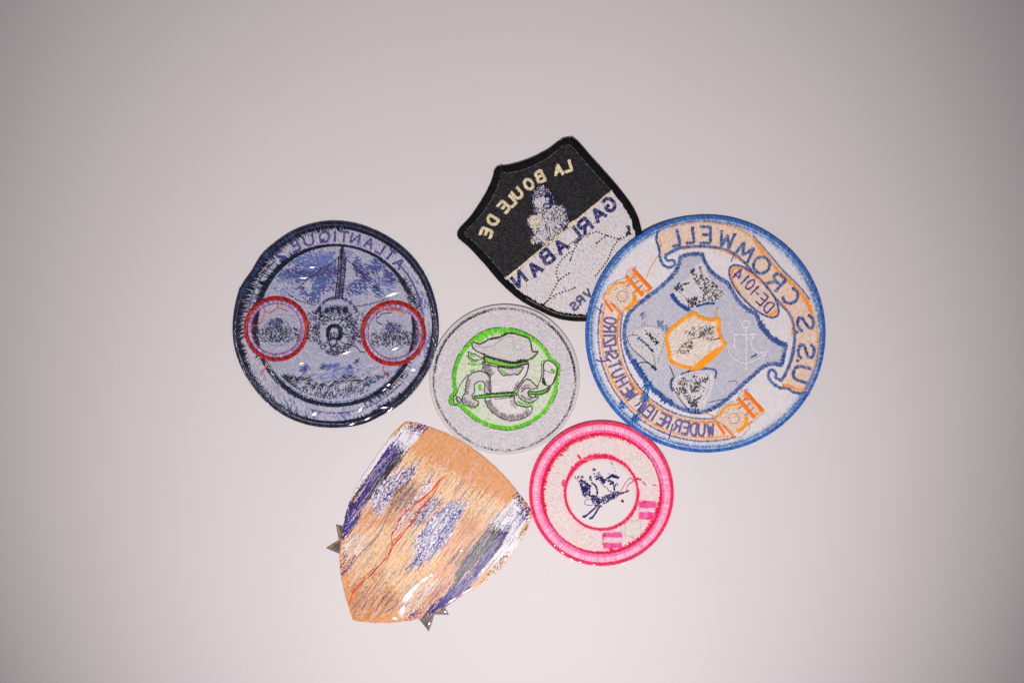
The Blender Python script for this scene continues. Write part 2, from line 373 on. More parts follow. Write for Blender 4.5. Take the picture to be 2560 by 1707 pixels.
s = St(); s.fill(ins, 20, blobs(LV, [b[:6] + (min(1, b[6]+.12),) for b in bl], j=2.6, amp=.6), row=1.7, L=5.5, z=.00005, jcol=.08, h=.00005); s.build(th, 'sky_and_sea_stitching', M_film, stuff=True)
# frayed strands over the sea
s = St(); se = t([(430, 1180), (700, 1090), (1050, 1060), (1130, 1130), (900, 1300), (560, 1300)])
s.speck(se, 240, [A(190, 186, 200), A(214, 206, 212), A(120, 124, 176)], L=16, w=1., z=.0002, ang=-28, spread=50)
s.speck(t([(480, 1240), (1000, 1200), (960, 1280), (760, 1310), (560, 1290)]), 260, [A(206, 202, 210), BK, NV], L=9, w=1.3, z=.00022, ang=-85, spread=40); s.build(th, 'wave_stitching', M_film, stuff=True)
# lettering ring
bl2 = [(839+230*math.cos(math.radians(a)), 813+230*math.sin(math.radians(a)), 18, 14, a+90, [PL, BL], .5) for a in (60, 85, 105, 120, 10, 330, 345)]
out2 = ringA(.985); s = St(); s.fill(out2, 70, blobs([A(182, 178, 192), A(170, 168, 188), A(192, 186, 196), A(146, 146, 178)], bl2), row=2.0, L=9, z=.00003, holes=[ins], jcol=.07, h=.00005); s.build(th, 'lettering_ring_stitching', M_film, stuff=True)
# inner black ring, wider and ragged at the left and lower right
def deg(u): return u*360
def wI(u):
    d = deg(u); d0 = lambda c, w: np.exp(-((np.mod(d-c+180, 360)-180)/w)**2)
    return 8.5 + 7*d0(200, 26) + 9*d0(350, 20) + 4*d0(130, 30) + 5*d0(50, 20) - 3*d0(280, 20)
s = St(); s.satin(circ(839.5, 812.9, 199), wI, [NV2, BK, NV], sp=1.6, closed=True, jag=.12, jagin=lambda u: -.1 - .7*(np.abs(u*360-200) < 45) - .7*((u*360 > 325) | (u*360 < 70)), z=.0002, jcol=.25, slant=.1); s.build(th, 'inner_ring', M_wet)
s = St(); s.satin(arc(839.5, 812.9, 191, 20, 160), 3.2, [TE, A(110, 130, 170), LV[0]], sp=2, z=.00025, jag=.3); s.satin(arc(839.5, 812.9, 187, 40, 140), 2.5, [A(190, 190, 200)], sp=2, z=.00024); s.build(th, 'teal_ring_line', M_film)
# purple centre line of the lettering ring
s = St(); s.satin(arc(839.5, 812.9, 219, 318, 352), 3.6, [PU, A(72, 66, 132)], sp=1.8, z=.0002); s.satin(arc(839.5, 812.9, 221, 352, 380), 2.6, [PL, PU], sp=1.8, z=.0002); s.satin(arc(839.5, 812.9, 219, 34, 106), 3., [PU, A(86, 72, 150), LV[0]], sp=1.8, z=.0002, jag=.4)
s.satin(arc(839.5, 812.9, 219, 184, 226), 3.4, [BL, PU, A(96, 110, 160)], sp=1.8, z=.0002); s.satin(arc(839.5, 812.9, 222, 110, 182), 1.6, [A(206, 200, 210), LV[0]], sp=1.8, z=.0002); s.build(th, 'guide_line', M_film)
# outer border: two dark bands, ragged inward
def wO(u):
    d = deg(u); d0 = lambda c, w: np.exp(-((np.mod(d-c+180, 360)-180)/w)**2)
    return 7 + 11*d0(195, 22) + 6*d0(225, 14) + 9*d0(55, 14) + 5*d0(20, 14) + 3*d0(285, 60)
s = St(); s.satin(ringA(1, -13), wO, [NV2, BK, NV, BK], sp=1.5, closed=True, jag=.1, jagin=lambda u: .05 + .8*(np.cos(np.radians(u*360-190)) > .1) + .3*(np.abs(u*360-45) < 40), z=.0002, jcol=.3, slant=.15)
s.satin(ringA(1, -4), 8, [NV2, NV, A(50, 56, 90), BK], sp=1.5, closed=True, jag=.08, z=.00012, jcol=.3, slant=.3)
q, g = resample(ringA(1, -8.5), 3., True); k = R.random(len(q)) < .55; s.run(q[k], 3.2, 2.2, [A(120, 124, 150), A(70, 76, 104)], w=1.3, z=.0004, h=.0001)
s.build(th, 'border', M_wet)
# dark teal washing at the upper left of the border
s = St(); s.satin(ringA(1, -9)[196:246], 13, [NV, A(40, 58, 92), NV2, A(64, 78, 120)], sp=1.5, jag=.2, z=.0003, jcol=.3); s.build(th, 'border_mend', M_film)
# letters ATLANTIQUE 2, read from the other side
cxA, cyA = 839.5, 812.9
for ch, a, wd in zip('ATLANTIQUE', (-44, -52, -59.6, -67.5, -77, -84.3, -90.2, -97, -107.5, -117), (20, 18, 17, 20, 20, 19, 5, 24, 22, 18)):
    a = math.radians(a); u = (math.cos(a), math.sin(a)); letter(th, ch, cxA+221*u[0], cyA+221*u[1], u, 25, wd, 5.2, [A(84, 72, 134), A(104, 94, 150), A(66, 56, 116)], z=.00024, m=M_film, jag=.15)
a = math.radians(-128.5); u = (math.cos(a), math.sin(a)); letter(th, '2', cxA+221*u[0], cyA+221*u[1], u, 22, 18, 6.5, [A(84, 76, 146), A(72, 64, 134)], z=.00024, m=M_film)
# tail fin and its wires
s = St(); tf = t([(814, 262), (850, 262), (856, 330), (846, 450), (838, 600), (786, 600), (802, 450), (815, 330)])
s.fill(tf, 5, [A(66, 56, 100), A(50, 42, 82), A(96, 86, 134)], row=2, L=7, z=.0002, jcol=.15)
for p in (t([(806, 320), (800, 450), (782, 600)]), t([(856, 320), (848, 450), (832, 600)]), t([(828, 250), (838, 250)]), t([(826, 262), (822, 400), (812, 600)])): s.run(p, 4.6, 3.8, BK, w=3.4, z=.00036)
s.satin(t([(832, 255), (828, 330)]), 7, [NV2, BK], z=.0003, sp=1.8); s.build(th, 'tail_fin', M_film)
s = St()
for p in ([(815, 320), (700, 395), (600, 465), (515, 540)], [(860, 330), (960, 420), (1010, 490), (1095, 560)], [(455, 580), (520, 620), (640, 655)], [(920, 662), (1030, 645), (1150, 608)], [(560, 600), (600, 640), (660, 640)]):
    s.run(t(p), 6, 4.2, [NV2, BK], w=3., z=.00032, jit=1.2)
s.build(th, 'wire_stitches', M_film)
# fuselage
s = St(); fu = t(circ(785, 830, 148, ry=172)); hole = [t(circ(775, 800, 60, ry=40)), t(circ(830, 900, 40, ry=30)), t(circ(700, 850, 26, ry=60))]
s.fill(t([(660, 650), (915, 650), (915, 720), (660, 720)]), 0, [A(150, 150, 176)], row=2, L=6, z=.00022); s.speck(fu, 620, [NV, NV2, BK, PU], L=4.8, w=2.0, z=.0003, holes=hole)
s.speck(t(circ(785, 830, 150, ry=175)), 260, [NV, NV2, PU], L=4, w=1.8, z=.0003, holes=[t(circ(785, 830, 122, ry=140))])
s.speck(t([(590, 700), (650, 690), (650, 910), (590, 900)]), 90, [NV, NV2, BK], L=4.8, w=2.0, z=.0003)
s.speck(t([(920, 700), (990, 690), (970, 920), (920, 920)]), 90, [NV, NV2, PU], L=4.8, w=2.0, z=.0003)
s.build(th, 'fuselage_speckle', M_film, stuff=True)
s = St(); dome = sm([(645, 715), (690, 645), (740, 612), (795, 602), (850, 614), (900, 650), (935, 700)])
s.satin(t(dome), 8, [PU, A(80, 76, 130), A(140, 136, 180)], sp=2, z=.00022, jag=.3); s.run(t(dome), 4.6, 3.4, [NV2, BK], w=3, z=.00034); s.build(th, 'canopy_arch', M_film)
for x, wx in ((675, 24), (722, 26), (762, 28), (806, 26), (856, 40)):
    s = St(); s.fill(t([(x-wx*.4, 666), (x+wx*.4, 666), (x+wx*.4, 708), (x-wx*.4, 708)]), 90, [BK, NV2, A(26, 34, 50)], row=1.8, L=5, z=.0007, jcol=.3); s.build(th, 'cockpit_window')
s = St(); s.satin(t(sm([(745, 900), (730, 850), (738, 810), (775, 796), (812, 812), (822, 860), (800, 895)])), 10, [NV2, BK, NV], sp=1.6, z=.00036, jag=.2)
s.satin(t(arc(766, 912, 28, 200, 520, ry=32)), 3.4, [NV2, BK], sp=2.2, z=.00036, jag=.4); s.build(th, 'nose_ring', M_film)
# engines in red rings
for cx, cy, r in ((372, 818, 226), (1187, 848, 227)):
    s = St(); s.speck(t(circ(cx+4, cy+18, 84)), 190, [NV, NV2, BK, A(70, 70, 110)], L=4.4, w=1.6, z=.0003)
    s.speck(t(circ(cx-2, cy-40, 50, ry=32)), 70, [PU, BL, NV], L=5, w=2, z=.0003)
    s.speck(t([(cx-168, cy-10), (cx+168, cy-10), (cx+160, cy+92), (cx-156, cy+92)]), 300, [NV, NV2, BK, A(80, 80, 100)], L=4.2, w=1.7, z=.0003)
    s.run(t(circ(cx+4, cy+22, 96)), 4.5, 2.6, [NV, NV2], w=1.8, z=.00033, closed=True, jit=1.5)
    s.build(th, 'propeller_speckle', M_film, stuff=True)
    ring = bpy.data.objects.new('engine_ring', None); C.objects.link(ring); ring.parent = th.e; ring.empty_display_size = .005
    s = St(); s.satin(t(circ(cx, cy, r-13)), 9.5, [A(176, 30, 18), A(150, 18, 18), A(118, 12, 20), A(200, 44, 22)], sp=1.7, closed=True, jag=.07, z=.0004, h=.0005, slant=.5, jcol=.18)
    s.run(t(circ(cx, cy, r-1)), 3, 3, [A(120, 14, 24), A(96, 14, 30)], w=2.6, z=.00035, closed=True); s.run(t(circ(cx, cy, r-25)), 3, 3, [A(110, 14, 28)], w=2.4, z=.00035, closed=True); s.build(th, 'red_band', M_film, parent=ring)
    s = St(); s.satin(t(circ(cx, cy, r-37)), 6.5, [A(146, 138, 190), A(120, 112, 168), A(176, 170, 204)], sp=1.9, closed=True, jag=.2, z=.00034); s.build(th, 'lavender_band', M_film, parent=ring)
    s = St(); s.run(t(circ(cx, cy, r-51)), 4.4, 3.6, [A(176, 26, 36), A(150, 20, 46)], w=2.4, z=.00042, closed=True, jit=1); s.build(th, 'inner_stitch_line', M_film, parent=ring)
OR = A(226, 92, 44)
for p, wd, c in (([(280, 660), (296, 700), (330, 706), (368, 684), (385, 660)], 1.7, OR), ([(380, 650), (395, 676), (450, 696)], 2.2, OR), ([(292, 690), (280, 750), (262, 780), (196, 806)], 2., OR), ([(306, 1050), (296, 1090), (270, 1120), (264, 1146)], 3., A(214, 84, 50)),
    ([(1124, 1082), (1116, 1106), (1140, 1140), (1162, 1178)], 2.4, A(216, 72, 48)), ([(1046, 730), (1060, 696), (1110, 676), (1150, 690), (1200, 680), (1270, 712)], 2.4, A(222, 80, 40)), ([(1090, 672), (1160, 660), (1170, 690), (1240, 690)], 2., OR),
    ([(676, 730), (720, 735), (745, 745), (760, 765)], 1.8, BK), ([(885, 722), (846, 752), (800, 792)], 2., BK), ([(806, 880), (830, 915), (880, 930), (930, 945), (955, 975), (990, 984)], 1.8, BK), ([(1180, 706), (1110, 715), (1080, 745), (1070, 700), (1100, 700)], 1.2, BK), ([(1070, 740), (1072, 770), (1110, 790)], 1.5, BK), ([(1140, 760), (1170, 790), (1196, 820)], 1.8, NV2)):
    s = St(); s.thread(t(p), wd, c, z=.0006); s.build(th, 'loose_thread', M_film)
for x, y, rx, ry, rot in ((1185, 578, 82, 11, -19), (1205, 962, 44, 9, -17), (858, 990, 58, 8, -18), (545, 1064, 24, 7, -25), (636, 1422, 34, 16, -35), (960, 1392, 38, 10, -48), (1335, 1110, 26, 10, 0), (1160, 1216, 24, 10, -25), (1130, 1376, 50, 8, -8),
    (900, 1494, 40, 5, -16), (1010, 1455, 44, 6, -28), (1170, 1392, 60, 5, -36), (1130, 1250, 30, 5, -35), (620, 385, 40, 5, -10), (560, 460, 60, 4, 0)):
    p = t([(x, y)])[0]; film_glint(th, 839.5+(p[0]-839.5)*.985, 812.9+(p[1]-812.9)*.985, rx*.357*.8, max(ry*.357*.75, 1.), rot)
# stray white hair threads in the film
for p in ([(190, 970), (230, 1080), (270, 1160), (330, 1230)], [(300, 1060), (268, 1130)], [(655, 800), (660, 750), (662, 720)], [(250, 440), (300, 380), (330, 360)], [(560, 1180), (700, 1130), (830, 1070), (900, 1050)], [(860, 1180), (960, 1120), (1080, 1110)], [(1180, 1210), (1250, 1130), (1300, 1060)]):
    s = St(); s.thread(t(p), 1.0, A(225, 215, 212), z=.0005, h=.0001); s.build(th, 'white_hair_thread', M_film)

# ================================================================== black petanque shield (top)
t = T(1120, 320, 520)
th = Thing('shield_patch', 'black and white shield patch with mirrored cream letters, lying face down', 'patch', 1370, 560, 0, warp=.0002, thick=.0015)
ob = np.vstack([sm([(930, 76), (975, 110), (1090, 240), (1250, 420), (1380, 590), (1440, 720), (1462, 850), (1455, 980), (1418, 1123), (1360, 1250), (1280, 1358)], n=5)[:-1], sm([(1280, 1358), (1160, 1430), (1030, 1456), (850, 1440), (700, 1380), (550, 1300), (400, 1170), (270, 1020), (150, 890), (78, 830)], n=5), sm([(68, 808), (90, 775), (180, 670), (290, 490), (342, 370), (352, 325), (378, 293), (410, 296), (500, 278), (640, 230), (770, 165), (870, 92)], n=5)])
obp = t(ob); cB = np.array([1352., 545.])
th.slab('base_cloth', obp, M_cloth, A(24, 23, 27), cen=cB, edgecol=A(14, 13, 17))
def inset(p, d, c=cB):
    v = p - c; return c + v*(1 - d/np.hypot(*v.T))[:, None]
inn = inset(obp, 19)
split = t([(436, 1138), (1236, 476)]); dn = split[1]-split[0]; dn = dn/np.hypot(*dn); nn = np.array([-dn[1], dn[0]])
sd = lambda x, y: (x-split[0][0])*nn[0] + (y-split[0][1])*nn[1]
s = St(); s.fill(inn, -40, lambda x, y: np.where((sd(x, y) < 0)[:, None], shade([A(36, 35, 37), A(28, 27, 30), A(44, 43, 44)], len(x), .15), np.nan), row=2.0, L=6, z=.00004); s.build(th, 'black_field', M_black, stuff=True)
s = St(); s.fill(inn, 50, lambda x, y: np.where((sd(x, y) > 0)[:, None], shade([A(214, 206, 206), A(209, 202, 203), A(219, 211, 210)], len(x), .03), np.nan), row=2.4, L=9, z=.00004, h=.00003, jcol=.03, w=3.6); s.build(th, 'white_field', M_cloth, stuff=True)
CR = [A(222, 205, 168), A(206, 186, 146), A(232, 218, 186)]
s = St(); s.satin(split, 4, CR, sp=2, z=.00015, jag=.25); s.satin(t([(730, 885), (950, 712)]), 10, CR, sp=2.2, z=.0002, jag=.2); s.satin(t([(436, 1138), (520, 1080)]), 7, CR, sp=2.2, z=.0002, jag=.3); s.build(th, 'cream_dividing_line')
# border: raised cord with cross stitches
pb = inset(obp, 7.5)
s = St(); s.satin(pb, 16, [A(17, 16, 21), A(24, 23, 29), A(12, 11, 16)], sp=2.1, closed=True, jag=.03, jagin=.12, z=.0001, h=.0007, slant=.18, jcol=.25); s.build(th, 'border')
s = St()
for i0, i1, dd in ((.40, .52, 12),):
    q, g = resample(inset(obp, dd), 4.2, True); n = len(q); k0 = int(n*.0); 
    sel = [i for i in range(n) if q[i][1] > 745 and q[i][0] < 1470 and q[i][0] > 1280]
    s.raw(q[sel]-g[sel]*1.0, q[sel]+g[sel]*1.0, 3.4, shade([A(150, 144, 136), A(120, 116, 110)], len(sel), .2), .0007, .0001)
s.build(th, 'pale_border_stitches')
s = St(); q, g = resample(inset(obp, 19.5), 3., True); k = np.array([sd(a, b) < 2 for a, b in q]); q = q[k]; g = g[k]
s.raw(q-g*1.5, q+g*1.5, 1.0, shade([A(96, 94, 94), A(70, 69, 70), A(150, 146, 142)], len(q), .35), .00035, .0002); s.build(th, 'film_edge', M_black)
# lettering
for ch, x, y, ux, uy in (('L', 896, 292, -.30, -.95), ('A', 832, 320, -.20, -.98), ('B', 690, 372, -.47, -.88), ('O', 608, 428, -.58, -.81), ('U', 522, 497, -.66, -.75), ('L', 470, 556, -.70, -.71), ('E', 420, 600, -.76, -.65), ('D', 335, 702, -.86, -.51), ('E', 288, 795, -.93, -.36)):
    p = t([(x, y)])[0]; letter(th, ch, p[0], p[1], (ux, uy), 26, 19, 7.5, CR, z=.00022, jag=.12, sp=1.8)
NB = [A(26, 26, 84), A(20, 20, 70), A(42, 40, 102)]
for ch, x, y in (('G', 1212, 582), ('A', 1130, 655), ('R', 1030, 745), ('L', 945, 808), ('A', 850, 895), ('B', 742, 975), ('A', 655, 1065), ('N', 535, 1140)):
    p = t([(x, y)])[0]; letter(th, ch, p[0], p[1], (-.64, -.77), 33, 26, 8.5, NB, style='double', ctr=[A(60, 56, 118), A(36, 34, 92), A(120, 116, 156)], z=.00024)
for ch, x, y in (('V', 1052, 1250), ('R', 996, 1300), ('S', 950, 1345)):
    p = t([(x, y)])[0]; letter(th, ch, p[0], p[1], (-.64, -.77), 19, 15, 5, [A(60, 58, 112), A(46, 44, 100)], style='double', ctr=[A(120, 116, 160)], z=.00024)
# player figure
fig = t(sm([(640, 500), (690, 440), (750, 452), (790, 520), (800, 585), (862, 590), (896, 640), (905, 725), (850, 785), (745, 885), (690, 872), (640, 880), (615, 850), (642, 800), (608, 740), (600, 690), (650, 635), (634, 560)], True, 5))
s = St(); s.fill(fig, 60, blobs([A(208, 200, 202), A(216, 208, 206), A(196, 188, 192)], cr([(640, 700, 40, 60, 0, CR[0], .7), (860, 600, 40, 20, 0, CR[0], .6), (640, 850, 40, 20, 0, CR[0], .6)])), row=2.2, L=7, z=.00016, jcol=.06)
fo = s.build(th, 'player_figure')
s = St()
cB2 = t([(760, 660)])[0]
s.speck(fig, 420, NB, L=4.4, w=1.9, z=.0003, dens=lambda x, y: np.where(vnoise(x, y, 12) > .42, 1, .25), holes=[t(circ(655, 700, 36)), t(circ(690, 560, 34, ry=50)), t(circ(710, 830, 24))])
s.speck(t([(640, 500), (690, 440), (750, 452), (790, 540), (700, 520), (650, 545)]), 130, NB, L=4, w=1.9, z=.0003)
s.run(fig, 3.4, 3.2, NB, w=2.6, z=.00032, closed=True, jit=3); s.satin(t([(752, 500), (782, 545), (770, 570)]), 11, [A(24, 26, 84)], sp=1.6, z=.0003, jag=.4); s.satin(t(sm([(715, 590), (740, 575), (775, 580), (770, 606), (735, 608)])), 4, NB, sp=1.6, z=.0003, jag=.4)
s.satin(t([(870, 770), (895, 745)]), 9, [A(24, 26, 84)], sp=1.6, z=.0003, jag=.2); s.build(th, 'figure_outline_speckle', stuff=True)
s = St()
KD = [A(28, 24, 28), A(40, 34, 38)]
for p in ([(1000, 830), (970, 880), (940, 935), (920, 1000)], [(1000, 830), (1060, 800), (1120, 785), (1190, 812), (1280, 840), (1345, 820)], [(1195, 815), (1150, 845), (1118, 872)], [(1285, 845), (1250, 890), (1225, 940), (1195, 1010), (1150, 1070), (1110, 1115)],
          [(912, 945), (850, 1000), (822, 1055), (816, 1110), (832, 1152), (870, 1125), (910, 1098)], [(830, 1155), (800, 1215), (760, 1285), (716, 1345)], [(735, 1318), (800, 1262), (850, 1240), (905, 1228), (955, 1205)]):
    s.run(t(p), 7.6, 3.8, KD, w=3.8, z=.0003)
for p in ([(905, 1105), (915, 1095)], [(945, 1214), (960, 1200)], [(915, 1005), (928, 985)], [(712, 1348), (728, 1330)], [(1112, 875), (1130, 862)], [(822, 1152), (842, 1150)], [(990, 840), (1006, 825)], [(930, 935), (950, 930)], [(1185, 812), (1206, 818)], [(1285, 842), (1305, 838)]): s.raw(*[t([v]) for v in p], 3, KD[0], .0003)
s.satin(t([(1356, 740), (1362, 780), (1340, 810), (1375, 800)]), 5, KD, sp=1.6, z=.0003, jag=.5); s.build(th, 'dotted_outline_stitches')
s = St(); s.thread(t([(940, 860), (985, 835), (1062, 790), (1068, 740)]), 1., A(220, 215, 215), z=.0004); s.thread(t([(860, 905), (900, 890), (940, 860)]), 1.2, NB[0], z=.0004); s.thread(t([(1040, 800), (1050, 830), (1066, 780)]), 1.2, NB[0]); s.thread(t([(780, 965), (815, 955), (850, 940)]), 1.2, NB[0]); s.thread(t([(1090, 725), (1120, 715), (1145, 700)]), 1.3, NB[0]); s.build(th, 'connecting_threads')
s = St(); s.thread(t([(1050, 870), (1120, 930), (1200, 975)]), 1., A(226, 208, 180)); s.build(th, 'loose_thread')

# ================================================================== blue rimmed crest patch (right, resting on the shield)
t = T(1440, 520, 640); SC = 640/1568.
crc = lambda l: [tuple(t([(a, b)])[0]) + (c*SC, d*SC, e, f, g) for a, b, c, d, e, f, g in l]
th = Thing('round_patch', 'large white round patch with a blue rim and a crest, overlapping the black shield', 'patch', 1762.4, 834.9, 0, warp=.0002, thick=.0016)
th.zextra = lambda x, y: .0017 / (1 + np.exp((np.asarray(x, float)-1655)/26.0)) * (1/(1 + np.exp((np.asarray(y, float)-900)/32.0)))
cc0 = (1762.4, 834.9); outl = circ(*cc0, 299.5, 180, ry=295.5)
th.slab('base_cloth', outl, M_cloth, A(206, 198, 202), cen=cc0, edgecol=A(34, 66, 140))
WH = [A(222, 214, 215), A(218, 210, 212), A(227, 219, 219)]
def shr(k): return circ(*cc0, 299.5-k, 180, ry=295.5-k)
s = St(); s.fill(shr(14), 62, WH, row=2.4, L=9, z=.00003, jcol=.025, h=.00003, w=3.6); s.build(th, 'white_field', M_thread, stuff=True)
B1, B2, B3, B4 = A(30, 74, 150), A(64, 124, 200), A(110, 168, 230), A(164, 208, 246)
a_ = np.degrees(0)
def rimcol(q):
    ang = np.arctan2(q[:, 1]-cc0[1], q[:, 0]-cc0[0]); lit = .5 + .5*np.cos(ang - math.radians(120))
    return lit
s = St(); s.satin(shr(4.5), 8.5, [A(56, 108, 182), A(70, 124, 196), A(48, 96, 170)], sp=2.1, closed=True, jag=.04, z=.00005, h=.0006, slant=.25, jcol=.2); s.build(th, 'border')
s = St(); q, g = resample(shr(11.5), 3.4, True); n_ = np.stack([-g[:, 1], g[:, 0]], 1)
s.raw(q - n_*2.6 - g*1.2, q + n_*2.6 + g*1.2, 1.9, shade([B3, B4, B2], len(q), .15), .00045, .0003)
q, g = resample(shr(16.5), 3.2, True); n_ = np.stack([-g[:, 1], g[:, 0]], 1)
s.raw(q - n_*2.4 + g*1.5, q + n_*2.4 - g*1.5, 1.7, shade([B3, B2, B1, B4], len(q), .2), .0002, .00025)
s.run(shr(14), 3.6, 2.4, [B1, A(24, 50, 110)], w=1.6, z=.0005, closed=True); s.build(th, 'chain_stitch_row')
s = St(); q, g = resample(shr(21), 1.9, True); n_ = np.stack([-g[:, 1], g[:, 0]], 1); L_ = 1 + 4*R.random(len(q))**2
s.raw(q - n_*2, q + n_*L_[:, None], 1.2, shade([A(150, 178, 216), A(190, 200, 222), A(206, 208, 218)], len(q), .06), .00012, .0001); s.build(th, 'pale_blue_fringe')
# crest ground and outline
cre = t(np.vstack([sm([(636, 300), (690, 286), (768, 280)], n=4), sm([(782, 320), (810, 372), (860, 420), (930, 462)], n=4), sm([(960, 520), (1010, 590), (1105, 655)], n=4), sm([(1125, 710), (1170, 770), (1225, 815), (1284, 838)], n=4), sm([(1272, 890), (1256, 962)], n=4), sm([(1190, 955), (1140, 975), (1040, 1062), (960, 1135), (880, 1200), (790, 1245), (700, 1245), (610, 1215), (520, 1150), (450, 1090), (400, 1030), (350, 950), (310, 880), (290, 780), (302, 690), (340, 620), (430, 550), (520, 480), (600, 400), (628, 340)], n=4)]))
GR = [A(190, 188, 199), A(184, 183, 197), A(198, 194, 203)]
s = St(); s.fill(cre, 57, GR, row=2.2, L=9, z=.0001, jcol=.03, h=.00003, w=3.2)
s.fill(cre, 57, [A(146, 154, 184)], row=6.5, L=9, gap=6, w=1.3, z=.00016, jcol=.1, keep=.6, jit=.3)
o_ = s.build(th, 'crest_field', stuff=True)
CB = [A(62, 92, 150), A(48, 78, 142), A(88, 114, 166), A(112, 134, 178)]
s = St(); s.satin(cre, 8.5, CB, sp=1.7, closed=True, jag=.22, z=.00022, jagin=.25, slant=.25, jcol=.15)
s.satin(t(sm([(1120, 700), (1170, 775), (1230, 820), (1280, 840)])), 12, [A(44, 74, 140), A(60, 92, 156)], sp=1.7, z=.00026, jag=.3); s.satin(t(sm([(345, 930), (390, 1000), (430, 1060)])), 13, [A(26, 66, 140), A(40, 84, 160)], sp=1.7, z=.00026, jag=.35); s.satin(t(sm([(470, 1105), (530, 1160), (590, 1200)])), 13, [A(26, 66, 140), A(40, 84, 160)], sp=1.7, z=.00026, jag=.35)
s.build(th, 'crest_outline')
# upper ribbon
rib_o = sm([(497, 150), (560, 118), (650, 92), (760, 82), (880, 92), (990, 122), (1080, 175), (1150, 260), (1250, 380), (1345, 462), (1430, 565), (1476, 700), (1492, 850), (1475, 1000), (1425, 1125)], n=6)
rib_i = sm([(1250, 1062), (1290, 985), (1322, 880), (1332, 760), (1308, 660), (1250, 590), (1150, 480), (1020, 330), (940, 270), (860, 246), (760, 238), (650, 246), (560, 284), (520, 300)], n=6)
rib = t(np.vstack([rib_o, [(1360, 1128), (1290, 1096)], rib_i, [(500, 230)]]))
PE = [A(232, 204, 184), A(224, 194, 172), A(236, 212, 196), A(236, 190, 150)]; OG = [A(242, 160, 50), A(248, 140, 20), A(240, 172, 80)]
s = St(); s.fill(rib, -60, PE, row=2.2, L=7, z=.00012, jcol=.05); s.build(th, 'ribbon_field', stuff=True)
s = St(); s.satin(t(sm([(1080, 190), (1150, 285), (1240, 395), (1330, 475), (1400, 560), (1440, 640)])), lambda u: 6+5*np.sin(u*9)**2, OG, sp=1.6, z=.0002, jag=.3, slant=.3)
s.satin(t(sm([(560, 118), (660, 98), (780, 92), (900, 104), (1010, 140), (1080, 190)])), 3.5, OG + [A(240, 190, 130)], sp=2, z=.0002, jag=.5); s.satin(t(sm([(1440, 640), (1470, 760), (1470, 880), (1450, 1000)])), 4, OG + [A(240, 190, 130)]*2, sp=2, z=.0002, jag=.5)
s.satin(t(sm([(1240, 575), (1290, 630), (1318, 690), (1322, 780)])), 6, OG, sp=1.8, z=.0002, jag=.4); s.satin(t(sm([(1020, 335), (960, 290), (880, 258)])), 6, OG, sp=1.8, z=.0002, jag=.4); s.satin(t(sm([(880, 258), (760, 246), (650, 256)])), 2.5, OG, sp=2.4, z=.0002, jag=.5)
s.satin(t([(505, 190), (520, 240)]), 4, OG, z=.0002); s.satin(t(sm([(1260, 1085), (1310, 1090), (1350, 1112), (1410, 1112)])), 6, OG, sp=1.8, z=.0002, jag=.4); s.build(th, 'orange_ribbon_edge')
s = St(); s.satin(t(rib_i[:-4]), 6.5, [A(90, 116, 164), A(58, 88, 148), A(120, 140, 178)], sp=1.8, z=.00024, jag=.2, slant=.3)
s.satin(t(sm([(1080, 172), (1160, 262), (1260, 382), (1350, 468), (1425, 560)])), 4, [A(130, 144, 172), A(100, 118, 156)], sp=2, z=.00024, jag=.3)
s.satin(t(sm([(494, 148), (488, 200), (504, 250), (508, 300), (530, 350), (570, 368), (600, 348), (590, 322), (556, 326), (545, 300), (600, 258), (680, 240)])), 6.5, CB, sp=1.8, z=.00026, jag=.2)
s.satin(t(sm([(1335, 800), (1322, 900), (1290, 990), (1256, 1046), (1220, 1040), (1218, 1008), (1190, 990), (1172, 1020), (1190, 1062), (1240, 1098), (1290, 1104), (1340, 1130), (1425, 1134)])), 7, CB, sp=1.8, z=.00026, jag=.2)
s.build(th, 'ribbon_outline')
for ch, x, y, ux, uy, wd in (('L', 600, 186, -.25, -.97, 22), ('L', 690, 168, -.10, -1, 22), ('E', 788, 168, .02, -1, 26), ('W', 918, 198, .22, -.97, 34), ('M', 1030, 272, .52, -.85, 38), ('O', 1132, 352, .62, -.78, 40), ('R', 1222, 452, .68, -.73, 30), ('C', 1308, 540, .76, -.65, 36), ('S', 1400, 705, .96, -.27, 38), ('S', 1404, 878, 1, .0, 38), ('U', 1374, 1015, .96, .28, 36)):
    p = t([(x, y)])[0]; letter(th, ch, p[0], p[1], (ux, uy), 40 if ch != 'O' else 42, wd, 7.5, [A(62, 92, 150), A(92, 118, 166), A(48, 76, 140), A(124, 142, 176)], z=.0003, sp=1.6, jag=.2)
for x, y in ((1346, 760), (1352, 935)):
    s = St(); s.satin(t(circ(x, y, 6)), 4, [A(72, 100, 154)], closed=True, z=.0003); s.build(th, 'letter_dot')
